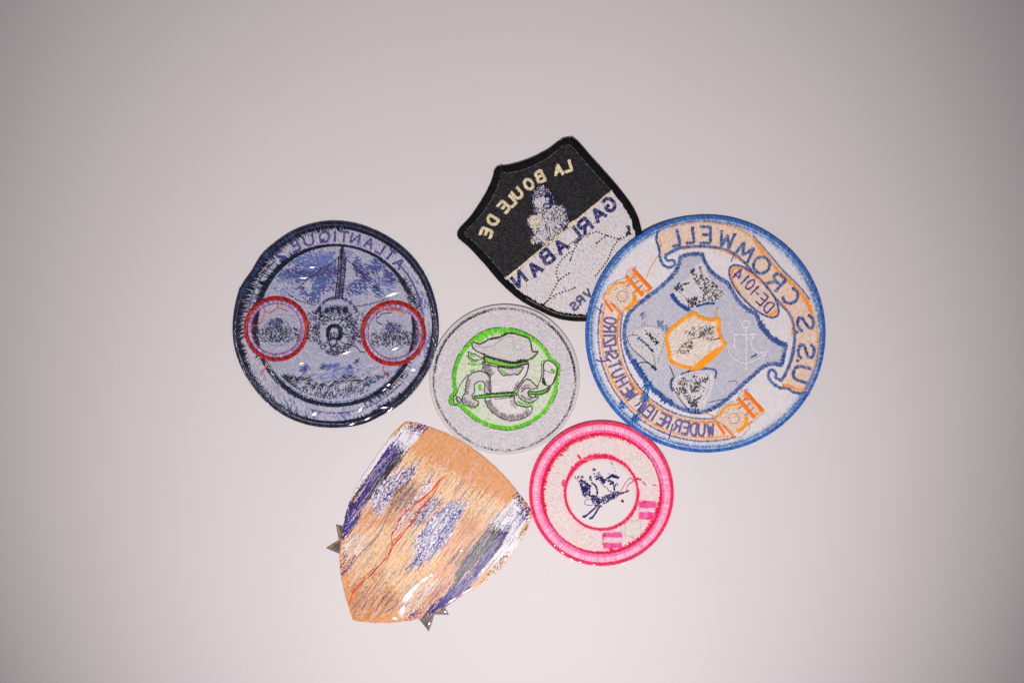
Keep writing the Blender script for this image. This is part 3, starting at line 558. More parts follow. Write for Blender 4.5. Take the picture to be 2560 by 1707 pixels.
# lower ribbon
def lr(r, a0, a1, n=60): return arc(790, 768, r, a0, a1, n)
LR0, LR1 = 74, 196
lp = t(np.vstack([lr(655, LR0, LR1), lr(528, LR1, LR0)]))
PUo = [A(112, 104, 152), A(140, 132, 168), A(170, 162, 186), A(92, 82, 144)]
s = St(); s.fill(lp, 45, [A(226, 206, 196), A(222, 198, 184), A(230, 214, 206)], row=2.2, L=7, z=.00012, jcol=.05); s.build(th, 'motto_ribbon_field', stuff=True)
s = St(); s.satin(t(lr(658, LR0, LR1)), 4.5, PUo, sp=1.8, z=.00022, jag=.35); s.satin(t(lr(522, LR0+2, LR1)), 4.2, PUo, sp=1.8, z=.00022, jag=.35); s.build(th, 'motto_ribbon_outline')
s = St(); s.satin(t(lr(638, LR0+3, 196)), lambda u: 4+1.5*np.sin(u*23), [A(240, 160, 44), A(232, 148, 40), A(240, 186, 110)], sp=1.7, z=.00026, jag=.35); s.satin(t(lr(541, LR0+4, 194)), lambda u: 4.5+2*np.sin(u*14+1), [A(244, 148, 20), A(236, 152, 44)], sp=1.7, z=.00026, jag=.3); s.build(th, 'orange_motto_edge')
for ch, x, y in (('W', 820, 1350), ('U', 765, 1358), ('D', 715, 1352), ('E', 668, 1340), ('R', 620, 1330), ('R', 555, 1300), ('E', 522, 1290), ('I', 480, 1266), ('E', 446, 1240), ('W', 412, 1218),
                 ('W', 330, 1150), ('E', 300, 1118), ('H', 270, 1070), ('U', 242, 1018), ('T', 220, 965), ('S', 204, 910), ('H', 198, 862), ('Z', 186, 815), ('I', 190, 782), ('R', 190, 740), ('O', 190, 690)):
    if ch == 'Z': FONT['Z'] = [[(0, 1), (1, 1), (0, 0), (1, 0)]]
    v = np.array([x-790, y-768.]); v /= np.hypot(*v); p = t([tuple(np.array([790, 768.]) + v*589)])[0]
    letter(th, ch, p[0], p[1], tuple(-v), 30, 15 if ch != 'I' else 5, 5, PUo[:1]+PUo[3:], style='double', ctr=[A(136, 128, 168), A(104, 96, 148)], z=.00026)
# hull number oval
ov = t(circ(0, 0, 1, 60)*0 + np.array([(1085 + 205*math.cos(a)*math.cos(.82) - 78*math.sin(a)*math.sin(.82), 512 + 205*math.cos(a)*math.sin(.82) + 78*math.sin(a)*math.cos(.82)) for a in np.linspace(0, 2*math.pi, 61)[:-1]]))
s = St(); s.fill(ov, 40, PE[:3], row=2.2, L=7, z=.00034, jcol=.05); s.build(th, 'oval_field', stuff=True)
s = St(); s.satin(ov, 5.2, [A(98, 88, 146), A(74, 62, 132), A(130, 122, 166)], sp=1.7, closed=True, z=.00045, jag=.2); q = ov.mean(0); ovi = q + (ov-q)*.9
s.satin(ovi[18:46], 4.2, OG, sp=1.8, z=.00044, jag=.45); s.satin(ovi[56:], 6, OG, sp=1.8, z=.00044, jag=.5); s.satin(ovi[:5], 6, OG, sp=1.8, z=.00044, jag=.5); s.build(th, 'oval_outline')
for ch, x, y, wd in (('D', 1172, 606, 17), ('E', 1134, 560, 16), ('-', 1106, 525, 9), ('1', 1088, 505, 10), ('0', 1062, 470, 17), ('1', 1030, 440, 10), ('4', 990, 408, 17)):
    p = t([(x, y)])[0]; letter(th, ch, p[0], p[1], (.68, -.73), 29, wd, 4, [A(72, 58, 134), A(96, 84, 150)], z=.0005, sp=1.6, jag=.25)
# orange bell towers at both ends of the motto ribbon
def tower(cx, cy):
    f = lambda pts: t([(cx+a, cy+b) for a, b in pts])
    tw = bpy.data.objects.new('orange_crown_motif', None); C.objects.link(tw); tw.parent = th.e; tw.empty_display_size = .004
    s = St(); s.fill(f(circ(0, 0, 92, 30)), 30, PE[:3], row=2.2, L=6, z=.00032, jcol=.05); s.fill(f([(20, -110), (70, -165), (165, -55), (95, -5)]), 30, PE[:3], row=2.2, L=6, z=.00032); s.fill(f([(-120, 10), (-95, -20), (10, 95), (-40, 100)]), 30, PE[:3], row=2.2, L=6, z=.00032); s.build(th, 'motif_field', parent=tw)
    for p, wd, c in (([(70, -165), (180, -45)], 9, [A(255, 132, 0), A(248, 124, 4)]), ([(30, -122), (128, -4)], 9, [A(255, 140, 4), A(248, 128, 4)]), ([(-66, 40), (2, 112)], 4.5, [A(255, 136, 4)]), ([(-102, 26), (-56, 92)], 6.5, [A(250, 126, 10)])):
        s = St(); s.satin(f(p), wd, c, sp=1.6, z=.0005, h=.0005, jag=.06, jcol=.06); s.build(th, 'raised_orange_bar', parent=tw)
    s = St(); s.satin(f(arc(0, 0, 84, 190, 285, 20)), 6.5, [A(250, 170, 50), A(246, 160, 40)], sp=1.7, z=.0004, jag=.25); s.satin(f(arc(0, 0, 80, -10, 75, 20)), 9, [A(255, 158, 4), A(250, 150, 10)], sp=1.7, z=.0004, jag=.2)
    s.satin(f([(28, -88), (52, -100)]), 6, OG, z=.0004); s.satin(f([(110, 20), (88, 40)]), 5, OG, z=.0004); s.satin(f([(130, -25), (165, -40)]), 7, OG, z=.0004, jag=.4); s.satin(f([(66, -140), (88, -110)]), 5, OG, z=.0004, jag=.4); s.satin(f([(-112, 4), (-96, -18)]), 5, OG, z=.0004); s.build(th, 'orange_arc', parent=tw)
    s = St(); ND = [A(92, 78, 140), A(64, 50, 120)]
    s.run(f(circ(4, -2, 32, 30)), 4.4, 2.8, ND, w=1.8, z=.0005, closed=True); 
    for p in ([(30, -60), (52, -78)], [(70, -20), (92, -38)], [(60, -110), (82, -128)], [(84, -80), (104, -96)], [(106, -52), (126, -70)]): s.satin(f(p), 3, [A(120, 110, 160), A(150, 140, 176)], sp=1.6, z=.0005)
    s.run(f([(-115, 6), (-80, -70), (-30, -98), (20, -110), (30, -140), (60, -175), (90, -178)]), 5, 2.6, ND, w=1.6, z=.0005); s.run(f([(190, -35), (160, -20), (130, 15), (100, 30), (96, 60), (50, 110), (0, 120)]), 5, 2.6, ND, w=1.6, z=.0005)
    s.run(f([(-112, 12), (-70, 30), (-30, 60), (0, 90)]), 4, 3, ND, w=1.5, z=.0005); s.run(f([(-40, -40), (-30, -56)]), 4, 3, ND, w=1.5, z=.0005); s.build(th, 'navy_detail_stitches', parent=tw)
tower(275, 545); tower(960, 1288)
# small gold shield in the middle
gs = t(np.vstack([sm([(715, 642), (760, 672), (815, 686), (874, 682)], n=4), sm([(868, 740), (880, 790), (910, 832)], n=4), sm([(860, 885), (800, 940), (745, 984), (680, 976), (582, 942), (566, 880), (550, 800), (572, 750), (630, 700)], n=4)]))
s = St(); s.fill(gs, -30, [A(232, 212, 198), A(226, 204, 186), A(238, 222, 210)], row=2.2, L=8, z=.0003, jcol=.04); s.build(th, 'gold_shield_field', stuff=True)
s = St(); s.satin(gs, 9, [A(252, 160, 20), A(244, 152, 28), A(255, 172, 40)], sp=1.6, closed=True, jag=.16, z=.0004, h=.00035, jcol=.08); s.satin(t(sm([(730, 975), (800, 920), (870, 870)])), 13, [A(255, 156, 4)], sp=1.6, jag=.15, z=.00045, jcol=.06); s.build(th, 'gold_shield_outline')
KB = [A(38, 38, 46), A(26, 24, 30), A(74, 74, 84)]
s = St(); s.satin(t(sm([(612, 888), (650, 840), (690, 810), (740, 790), (800, 770), (830, 760)])), 4, KB, sp=2, jag=.8, z=.0004, w=1.2); s.speck(t([(640, 850), (700, 810), (720, 850), (680, 880)]), 40, KB, L=6, w=1.6, z=.0004)
s.speck(t([(650, 760), (700, 720), (840, 720), (860, 790), (800, 810), (740, 800)]), 70, KB, L=8, w=1.3, z=.0004, ang=-60, spread=70); s.speck(t([(620, 870), (700, 870), (690, 890), (640, 895)]), 20, KB, L=5, w=1.3, z=.0004); s.satin(t([(820, 810), (885, 796)]), 2.5, KB, z=.00045, jag=.5)
s.satin(t(sm([(760, 780), (790, 750), (820, 740)])), 9, [A(120, 120, 128), A(90, 90, 100), A(170, 164, 168)], sp=1.8, z=.0004, jag=.5); s.build(th, 'black_figure_stitches')
# upper, left and lower charges of the crest
up = t(sm([(620, 470), (680, 430), (735, 350), (780, 350), (800, 400), (840, 460), (912, 518), (870, 560), (780, 585), (700, 605), (640, 570), (595, 520)], True, 4))
s = St(); s.fill(up, 20, [A(222, 216, 216), A(212, 206, 208)], row=2.2, L=7, z=.00032, jcol=.05); s.build(th, 'white_charge_field', stuff=True)
s = St(); s.speck(t([(700, 400), (800, 420), (905, 520), (860, 565), (720, 600), (690, 560), (780, 520), (740, 470)]), 190, [A(24, 22, 26), A(50, 48, 52)], L=6, w=2.1, z=.0004)
s.speck(t([(670, 560), (740, 540), (740, 600), (690, 610)]), 60, KB, L=6, w=1.7, z=.0004); s.speck(t([(590, 495), (630, 460), (660, 500), (630, 520)]), 45, [A(30, 28, 34), A(30, 60, 120)], L=6, w=2, z=.0004)
s.satin(t([(752, 365), (770, 420)]), 6, [A(120, 118, 120), A(80, 78, 84), A(170, 166, 166)], z=.0004, jag=.4); s.satin(t([(700, 400), (720, 375)]), 8, [A(36, 62, 124)], z=.0004, jag=.3); s.satin(t([(650, 470), (690, 460)]), 4, [A(40, 38, 40)], z=.0004, jag=.4)
s.run(t([(640, 520), (670, 555), (690, 610), (705, 640)]), 3, 3, KB, w=1.3, z=.0004); s.build(th, 'black_charge_stitches')
s = St(); s.satin(t(sm([(580, 530), (610, 570), (645, 600), (685, 622)])), 9, [A(32, 72, 142), A(50, 88, 152)], sp=1.6, z=.0004, jag=.3); s.satin(t(sm([(735, 605), (790, 588), (845, 585)])), 6, [A(32, 72, 142), A(60, 96, 156)], sp=1.6, z=.0004, jag=.3); s.satin(t([(650, 610), (690, 628)]), 6, [A(44, 84, 148)], sp=1.7, z=.0004, jag=.3); s.build(th, 'blue_stroke_stitches')  # blue thread strokes under the upper charge
lf = t(sm([(308, 785), (345, 748), (440, 722), (515, 738), (540, 800), (510, 890), (482, 985), (460, 960), (390, 895), (330, 850)], True, 4))
s = St(); s.fill(lf, 40, [A(216, 210, 212), A(208, 202, 206)], row=2.2, L=7, z=.00032, jcol=.05); s.build(th, 'white_charge_field', stuff=True)
s = St(); s.thread(t([(375, 782), (340, 778), (312, 790), (325, 840), (360, 880), (410, 925), (450, 952), (488, 990)]), 1.8, A(48, 44, 48), z=.0004); s.thread(t([(372, 952), (410, 944), (440, 950), (470, 975)]), 2.2, A(30, 28, 30), z=.0004); s.satin(t([(462, 968), (486, 990)]), 7, KB, z=.0004, jag=.3)
s.thread(t([(470, 900), (480, 950), (486, 980)]), 1.5, A(60, 56, 60), z=.0004); s.satin(t(sm([(375, 795), (420, 830), (470, 880)])), 5, [A(70, 92, 140), A(100, 118, 156), A(50, 50, 60)], sp=1.8, z=.0004, jag=.5)
s.run(t([(345, 760), (375, 735), (440, 720), (510, 740), (540, 800), (520, 880), (495, 940)]), 6.5, 2.4, [A(50, 46, 52)], w=1.8, z=.0004); s.run(t([(345, 860), (390, 900), (430, 940)]), 8, 2.2, [A(60, 56, 62)], w=1.7, z=.0004)
s.speck(t([(405, 750), (430, 750), (500, 820), (490, 850), (450, 800)]), 44, [A(24, 22, 26)], L=6, w=2.5, z=.0004); s.speck(lf, 60, [A(90, 86, 90)], L=3, w=1.2, z=.0004); s.build(th, 'black_charge_stitches')
s = St(); s.speck(t([(490, 690), (520, 690), (570, 740), (550, 770), (500, 720)]), 40, [A(84, 114, 166), A(110, 136, 176)], L=8, w=1.8, z=.0003, ang=-60, spread=30); s.speck(t([(390, 640), (420, 640), (430, 720), (400, 720)]), 12, [A(90, 116, 166)], L=12, w=1.4, z=.0003, ang=-50, spread=20); s.satin(t([(1070, 915), (1100, 895)]), 5, [A(84, 104, 156)], z=.0003, jag=.4); s.build(th, 'stray_blue_stitches')
lo = t(sm([(598, 1040), (680, 1005), (760, 995), (830, 1005), (838, 1080), (800, 1180), (764, 1238), (700, 1225), (640, 1180), (590, 1110)], True, 4))
s = St(); s.fill(lo, 70, [A(222, 214, 216), A(212, 205, 208)], row=2.2, L=7, z=.00032, jcol=.05); s.build(th, 'white_charge_field', stuff=True)
s = St(); s.speck(t(circ(700, 1110, 88, ry=90)), 130, [A(24, 22, 26), A(50, 48, 54), A(90, 88, 92)], L=7, w=2.3, z=.0004, dens=lambda x, y: np.where(vnoise(x, y, 11) > .45, 1, .15)); s.speck(t([(680, 1180), (730, 1170), (745, 1215), (700, 1225)]), 40, KB, L=6, w=2, z=.0004); s.speck(t([(770, 1040), (810, 1030), (800, 1070), (770, 1070)]), 18, KB, L=7, w=2, z=.0004)
for a in (-100, -55, -10): s.satin(t([(705, 1125), (705+45*math.cos(math.radians(a)), 1125+45*math.sin(math.radians(a)))]), 4, [A(90, 88, 92), A(120, 118, 120)], z=.0004, jag=.3)
s.run(t([(625, 1050), (680, 1022), (740, 1012), (800, 1016), (815, 1050), (810, 1110), (780, 1170)]), 7, 2.6, [A(50, 46, 50)], w=2, z=.0004)
s.thread(t([(592, 1100), (620, 1150), (665, 1210), (700, 1245), (745, 1258), (765, 1245)]), 2.2, A(34, 32, 36), z=.0005); s.thread(t([(570, 968), (584, 1000), (600, 1045)]), 2.2, A(34, 30, 34), z=.0005); s.build(th, 'black_charge_stitches')
s = St(); s.satin(t(sm([(590, 1040), (578, 1080), (590, 1120)])), 6, [A(50, 84, 148)], sp=1.7, z=.0004, jag=.4); s.satin(t(sm([(640, 1016), (740, 988), (845, 990), (850, 1040)])), 4, CB, sp=1.8, z=.0004, jag=.4); s.satin(t([(685, 1232), (750, 1240)]), 9, [A(84, 112, 160), A(50, 80, 140), A(150, 164, 190)], sp=1.7, z=.0004, jag=.3); s.build(th, 'blue_stroke_stitches')  # blue thread strokes around the lower charge
AW = [A(232, 226, 226), A(222, 216, 218)]
s = St(); s.satin(t(circ(1036, 710, 22, 24)), 3, AW, sp=1.8, closed=True, z=.0003, h=.0003)
for p in ([(1036, 732), (1040, 840), (1036, 940)], [(965, 770), (1040, 775), (1115, 768)], [(968, 770), (966, 860)], [(925, 830), (938, 890), (975, 930), (1035, 948), (1090, 930), (1150, 895), (1168, 870)], [(1085, 780), (1070, 830), (1100, 880), (1165, 880)], [(1165, 870), (1150, 910), (1140, 925)], [(1035, 950), (1040, 985)]): s.satin(t(sm(p)), 3.2, AW, sp=1.8, z=.0003, h=.0003, jag=.3)
s.build(th, 'white_anchor')
s = St(); BT = [A(50, 116, 184), A(30, 84, 160), A(84, 148, 210), A(24, 62, 136)]
for k in range(46):
    a = R.random(); x = 450 + (355-450)*a + R.standard_normal()*9; y = 1080 + (1300-1080)*a + R.standard_normal()*8; an_ = math.radians(115 + R.standard_normal()*30); l = 22+20*R.random()
    s.thread(t([(x, y), (x+l*.5*math.cos(an_)+4*R.standard_normal(), y+l*.5*math.sin(an_)), (x+l*math.cos(an_), y+l*math.sin(an_))]), 2.4, BT[k % 4], z=.0005+.0004*R.random())
for x0, y0, r0 in ((440, 1085, 26), (280, 1208, 18), (365, 1290, 26)):
    s.speck(t(circ(x0, y0, r0)), 26, BT, L=9, w=2.6, z=.0005)
s.build(th, 'blue_thread_tangle')
for p, wd, c in (([(498, 296), (470, 340), (445, 385), (426, 436)], 1.6, A(240, 170, 40)), ([(864, 612), (856, 640), (845, 682)], 3., A(222, 164, 20)), ([(965, 276), (958, 300), (945, 332)], 2.2, A(60, 44, 110)), ([(760, 1248), (800, 1256), (850, 1282)], 2., A(244, 176, 40)), ([(118, 608), (150, 636), (170, 650)], 2., A(70, 56, 150)),
                 ([(120, 928), (150, 940), (200, 932), (212, 945)], 2.6, A(60, 48, 150)), ([(590, 1320), (576, 1370), (566, 1410)], 3.2, A(62, 48, 140)), ([(1030, 640), (1060, 642), (1095, 640)], 1.5, A(70, 120, 180)), ([(930, 1062), (975, 1060), (985, 1095)], 1.2, A(96, 130, 180)), ([(805, 1192), (850, 1180), (900, 1172)], 1.3, A(96, 130, 180))):
    s = St(); s.thread(t(p), wd, c, z=.0006); s.build(th, 'loose_thread')

# ================================================================== grey and green patch (centre)
t = T(1060, 740, 400)
th = Thing('round_patch', 'medium grey round patch with a bright green circle and hatted figure, lying face down', 'patch', 1260.8, 948, 0, warp=.0001, thick=.0013)
cD = (1261.3, 948.); od = circ(*cD, 188, 120, ry=187.5)
th.slab('backing_disc', od, M_cloth, A(206, 200, 200), cen=cD, edgecol=A(206, 184, 158), bevel=2.2)
th.top = .00132
def sd_(k): return circ(*cD, 188-k, 140, ry=187.5-k)
s = St(); s.fill(sd_(3.5), 0, [A(202, 200, 206), A(196, 194, 201), A(210, 206, 210)], row=2, L=8, z=.00002, jcol=.04, h=.00004); s.build(th, 'outer_film_band', stuff=True)
GD = [A(208, 200, 203), A(203, 195, 199), A(213, 206, 207)]
s = St(); s.fill(sd_(10), -12, GD, row=2.4, L=7, z=.00006, jcol=.03, h=.00003, w=3.3); s.fill(sd_(12), -12, [A(120, 112, 118)], row=4.6, L=6.2, gap=4.4, w=1.3, z=.00016, keep=.5, jit=.3)
s.speck(sd_(12), 400, [A(214, 208, 209), A(208, 201, 205)], L=7, w=1.8, z=.0002, dens=lambda x, y: (vnoise(x, y, 26) > .5)*1.)
s.build(th, 'grey_field', M_thread, stuff=True)
s = St(); KG = [A(44, 38, 44), A(70, 62, 68), A(26, 22, 26), A(120, 112, 118)]
q, g = resample(sd_(11.5), 1.7, True); k = R.random(len(q)) < .4 + .75*vnoise(q[:, 0]*1.3, q[:, 1], 18); q, g = q[k], g[k]; n_ = np.stack([-g[:, 1], g[:, 0]], 1)
q = q + n_*(R.standard_normal(len(q))*1.3)[:, None]; s.raw(q - n_*1.8 - g*.6, q + n_*1.8 + g*.6, 1.5, shade(KG, len(q), .2), .00022, .00012)
s.run(sd_(9), 2.6, 1.8, [A(110, 102, 108), A(70, 64, 70), A(160, 152, 156)], w=1.3, z=.0002, closed=True)
s.satin(sd_(13.5)[72:100], 3.2, KG[:3], sp=1.8, z=.00022, jag=.4); s.satin(sd_(13)[120:139], 3, KG[:3], sp=1.8, z=.00022, jag=.5); s.build(th, 'black_edge_stitching')
G1 = [A(84, 196, 28), A(70, 184, 24), A(110, 206, 44), A(140, 212, 60)]
gr_ = t(sm([(750, 330), (900, 345), (1020, 395), (1120, 465), (1190, 545), (1240, 620), (1295, 660), (1318, 710), (1300, 800), (1285, 920), (1240, 1030), (1190, 1110), (1130, 1170), (1040, 1230), (940, 1270), (830, 1290), (700, 1275), (590, 1240), (500, 1190), (420, 1120), (350, 1060), (275, 1050), (268, 980), (310, 950), (296, 830), (310, 720), (350, 600), (420, 500), (500, 420), (610, 355)], True, 6))
s = St(); s.fill(gr_, 60, [A(212, 219, 196), A(206, 214, 192), A(216, 221, 204), A(198, 214, 168)], row=2.2, L=7, z=.00014, jcol=.03, h=.00004); s.build(th, 'pale_green_field', stuff=True)
s = St(); s.satin(gr_, 9, G1, sp=1.6, closed=True, jag=.08, z=.00024, h=.00028, slant=.3, jcol=.08); s.satin(t(sm([(520, 440), (600, 380), (700, 350), (830, 350)])), 14, G1 + [A(200, 214, 170)], sp=1.7, jag=.35, z=.0002); s.build(th, 'green_ring')
s = St(); cgr = gr_.mean(0); go = cgr + (gr_-cgr)*(1+5.5/np.hypot(*(gr_-cgr).T))[:, None]; q, g = resample(go, 2.4, True); k = R.random(len(q)) < .15+.8*(vnoise(q[:, 0], q[:, 1], 30) > .45); s.raw(q[k]-g[k]*1.2, q[k]+g[k]*1.2, 1.8, shade(KG[:3], k.sum(), .2), .0003, .0001); s.build(th, 'black_ring_outline')
u = T(1130, 790, 270)
GW, GS, GZ = [A(222, 213, 214), A(214, 206, 208), A(228, 220, 220)], [A(150, 140, 142), A(132, 122, 124), A(170, 160, 160)], [A(206, 198, 200), A(212, 204, 206)]
KK = [A(50, 42, 48), A(34, 28, 34), A(90, 80, 88)]
fig = bpy.data.objects.new('hatted_figure', None); C.objects.link(fig); fig.parent = th.e; fig.empty_display_size = .01
def piece(name, pts, col, ang, closed=True, out=True, smooth=True, shadeparts=(), z=.0003, jw=1.8):
    P = u(sm(pts, True, 5) if smooth else pts); s = St(); s.fill(P, ang, col, row=2, L=7, z=z, jcol=.04)
    for pp, wd, cc in shadeparts: s.satin(u(sm(pp)), wd, cc, sp=1.7, z=z+.00008, jag=.35, h=.0001)
    if out:
        s.run(P, 2.4, 2.7, KK, w=jw+.9, z=z+.00022, closed=True, jit=.8)
    return s.build(th, name, parent=fig)
piece('crescent_body', [(480, 1200), (530, 1330), (640, 1430), (760, 1495), (880, 1515), (1020, 1485), (1130, 1420), (1165, 1340), (1140, 1300), (1080, 1320), (960, 1290), (900, 1220), (880, 1160), (560, 1180)], GW, 80, shadeparts=[([(530, 1220), (580, 1330), (680, 1420), (800, 1465), (930, 1465), (1050, 1430), (1110, 1360)], 12, GS), ([(860, 1190), (880, 1260), (930, 1330)], 9, [A(176, 164, 162), A(196, 186, 186)])])
piece('head', [(450, 670), (490, 700), (640, 735), (860, 750), (1100, 690), (1085, 820), (1040, 900), (970, 1000), (900, 1090), (740, 1105), (560, 1110), (540, 960), (560, 860), (480, 800)], GW, 5, shadeparts=[([(500, 710), (540, 780), (580, 850)], 12, GS), ([(540, 960), (530, 1080)], 9, GS), ([(970, 960), (900, 1060)], 7, GS)])
piece('eye_slot', [(670, 735), (710, 830), (760, 865), (860, 850), (960, 845), (1010, 790), (1030, 740), (860, 760)], GS, 20, shadeparts=[([(715, 790), (735, 820), (760, 835)], 6, G1), ([(1000, 785), (975, 825)], 5, G1), ([(800, 800), (880, 810)], 6, GZ)])
piece('left_arm', [(540, 880), (480, 820), (400, 800), (300, 825), (235, 890), (205, 1000), (190, 1120), (150, 1180), (165, 1270), (240, 1300), (310, 1312), (375, 1285), (385, 1240), (310, 1200), (290, 1150), (330, 1100), (330, 990), (400, 945), (460, 960), (480, 1010), (470, 1100), (560, 1110), (560, 960)], GZ, 60, shadeparts=[([(250, 910), (225, 1020), (215, 1140)], 9, GS), ([(180, 1180), (200, 1250), (320, 1280)], 10, GS), ([(400, 1000), (410, 1070)], 8, G1), ([(510, 930), (520, 1050)], 9, GS)])
piece('right_hand', [(960, 1090), (1000, 1000), (1070, 920), (1130, 930), (1200, 990), (1240, 1040), (1160, 1060), (1110, 1090), (1110, 1150), (1180, 1180), (1250, 1170), (1220, 1215), (1120, 1250), (1020, 1220), (960, 1160)], GZ, 30, shadeparts=[([(1000, 1150), (1060, 1200), (1160, 1200)], 7, GS), ([(1000, 1060), (1060, 1010), (1120, 1010)], 5, GS), ([(1010, 1100), (1060, 1050), (1130, 1040)], 3, KK)])
piece('curved_cup', [(1330, 690), (1400, 645), (1490, 700), (1525, 770), (1490, 900), (1440, 1005), (1360, 1000), (1310, 960), (1330, 830)], GW, 70, shadeparts=[([(1445, 770), (1480, 800), (1470, 820)], 7, G1), ([(1340, 790), (1400, 810), (1480, 830)], 1.6, KK), ([(1320, 900), (1350, 980)], 6, KK)], jw=2.2)
piece('green_rod', [(320, 1160), (500, 1140), (700, 1125), (930, 1110), (940, 1145), (700, 1165), (500, 1180), (330, 1195)], G1, 0, smooth=False)
piece('green_stem', [(1110, 1100), (1250, 1095), (1360, 1060), (1420, 1020), (1400, 1080), (1330, 1125), (1200, 1135), (1115, 1130)], G1, -10)
piece('buckle', [(30, 1160), (110, 1180), (130, 1230), (50, 1290), (25, 1230)], GZ, 0, shadeparts=[([(60, 1190), (90, 1240)], 5, KK), ([(20, 1160), (15, 1280)], 4, G1)])
piece('hat', [(290, 400), (330, 385), (400, 412), (470, 380), (560, 330), (690, 312), (780, 262), (860, 248), (960, 275), (1090, 312), (1140, 380), (1160, 500), (1200, 520), (1245, 515), (1220, 560), (1150, 610), (1080, 645), (980, 665), (880, 668), (700, 632), (560, 596), (460, 560), (380, 520), (310, 470)], GZ, -15, shadeparts=[([(320, 430), (450, 455), (600, 430), (720, 340), (830, 300), (900, 320)], 2.4, [A(176, 168, 176)]), ([(900, 380), (900, 450), (960, 500), (1020, 470)], 2.2, [A(176, 168, 176)])], z=.00036, jw=2.6)
piece('hat_band', [(470, 600), (560, 610), (700, 650), (880, 690), (1080, 665), (1100, 690), (980, 725), (860, 735), (700, 718), (560, 685), (470, 660)], G1, 10)
s = St(); s.satin(u(sm([(520, 590), (700, 640), (880, 672), (1010, 660), (1100, 640)])), 3.4, KK, sp=1.7, z=.0006, jag=.5); s.satin(u([(470, 540), (476, 660)]), 4, KK, sp=1.7, z=.0006, jag=.5); s.satin(u(sm([(560, 335), (690, 312), (780, 265), (870, 250)])), 3.5, KK, sp=1.7, z=.0006, jag=.5); s.satin(u(sm([(950, 650), (1030, 640), (1100, 640)])), 4.5, KK, sp=1.7, z=.0006, jag=.5)
for p in ([(230, 520), (300, 540), (400, 590), (460, 610)], [(220, 580), (300, 660), (380, 640), (450, 620)], [(240, 540), (260, 600), (330, 640)], [(440, 680), (450, 740), (430, 800)], [(480, 690), (490, 780), (560, 860)], [(1110, 700), (1085, 830), (1030, 920), (930, 1060)], [(1300, 690), (1300, 850), (1240, 1040)], [(1540, 760), (1510, 900), (1420, 1030), (1330, 1120), (1200, 1150)], [(620, 1200), (760, 1190), (880, 1170)], [(900, 1200), (940, 1280), (1060, 1310)]):
    s.run(u(sm(p)), 2.4, 2.6, KK, w=2.3, z=.0005, jit=1.)
for p in ([(260, 560), (330, 590)], [(290, 640), (350, 650)], [(240, 690), (330, 710), (430, 700)], [(270, 800), (330, 785)], [(1140, 640), (1220, 580)], [(1300, 660), (1340, 640)], [(200, 1290), (300, 1330), (390, 1290)], [(950, 1240), (1060, 1280), (1190, 1250)]): s.satin(u(sm(p)), 4.5, G1, sp=1.8, z=.0004, jag=.4)
s.build(th, 'figure_outline_stitches', parent=fig)
s = St(); s.thread(u([(235, 850), (160, 940), (100, 1040), (75, 1110), (40, 1150)]), 1.8, KK[1], z=.0006); s.build(th, 'loose_thread')

# ================================================================== woven shield (bottom)
t = T(800, 1040, 540); SE = 540/1568.
th = Thing('woven_shield_patch', 'orange and purple woven shield patch with pointed star tips at its edges', 'patch', 1090, 1310, 0, warp=.00015, thick=.0006)
oe = sm([(628, 40), (700, 52), (780, 76), (950, 142), (1150, 268), (1330, 430), (1480, 610), (1543, 712)], n=4)
oe2 = sm([(1543, 712), (1500, 830), (1440, 930), (1370, 1035), (1280, 1132), (1180, 1210), (1050, 1290), (920, 1375), (820, 1432), (720, 1466), (560, 1490), (400, 1494), (243, 1478)], n=4)
oe3 = sm([(243, 1478), (200, 1350), (163, 1200), (147, 1080), (148, 960), (170, 800), (200, 670), (260, 520), (350, 380), (440, 250), (530, 130), (612, 48)], n=4)
ow = t(np.vstack([oe, oe2[1:], oe3[1:]])); cE = t([(720, 820)])[0]
th.slab('base_cloth', ow, M_woven, A(214, 160, 112), cen=cE, edgecol=A(104, 84, 96), bevel=.4)
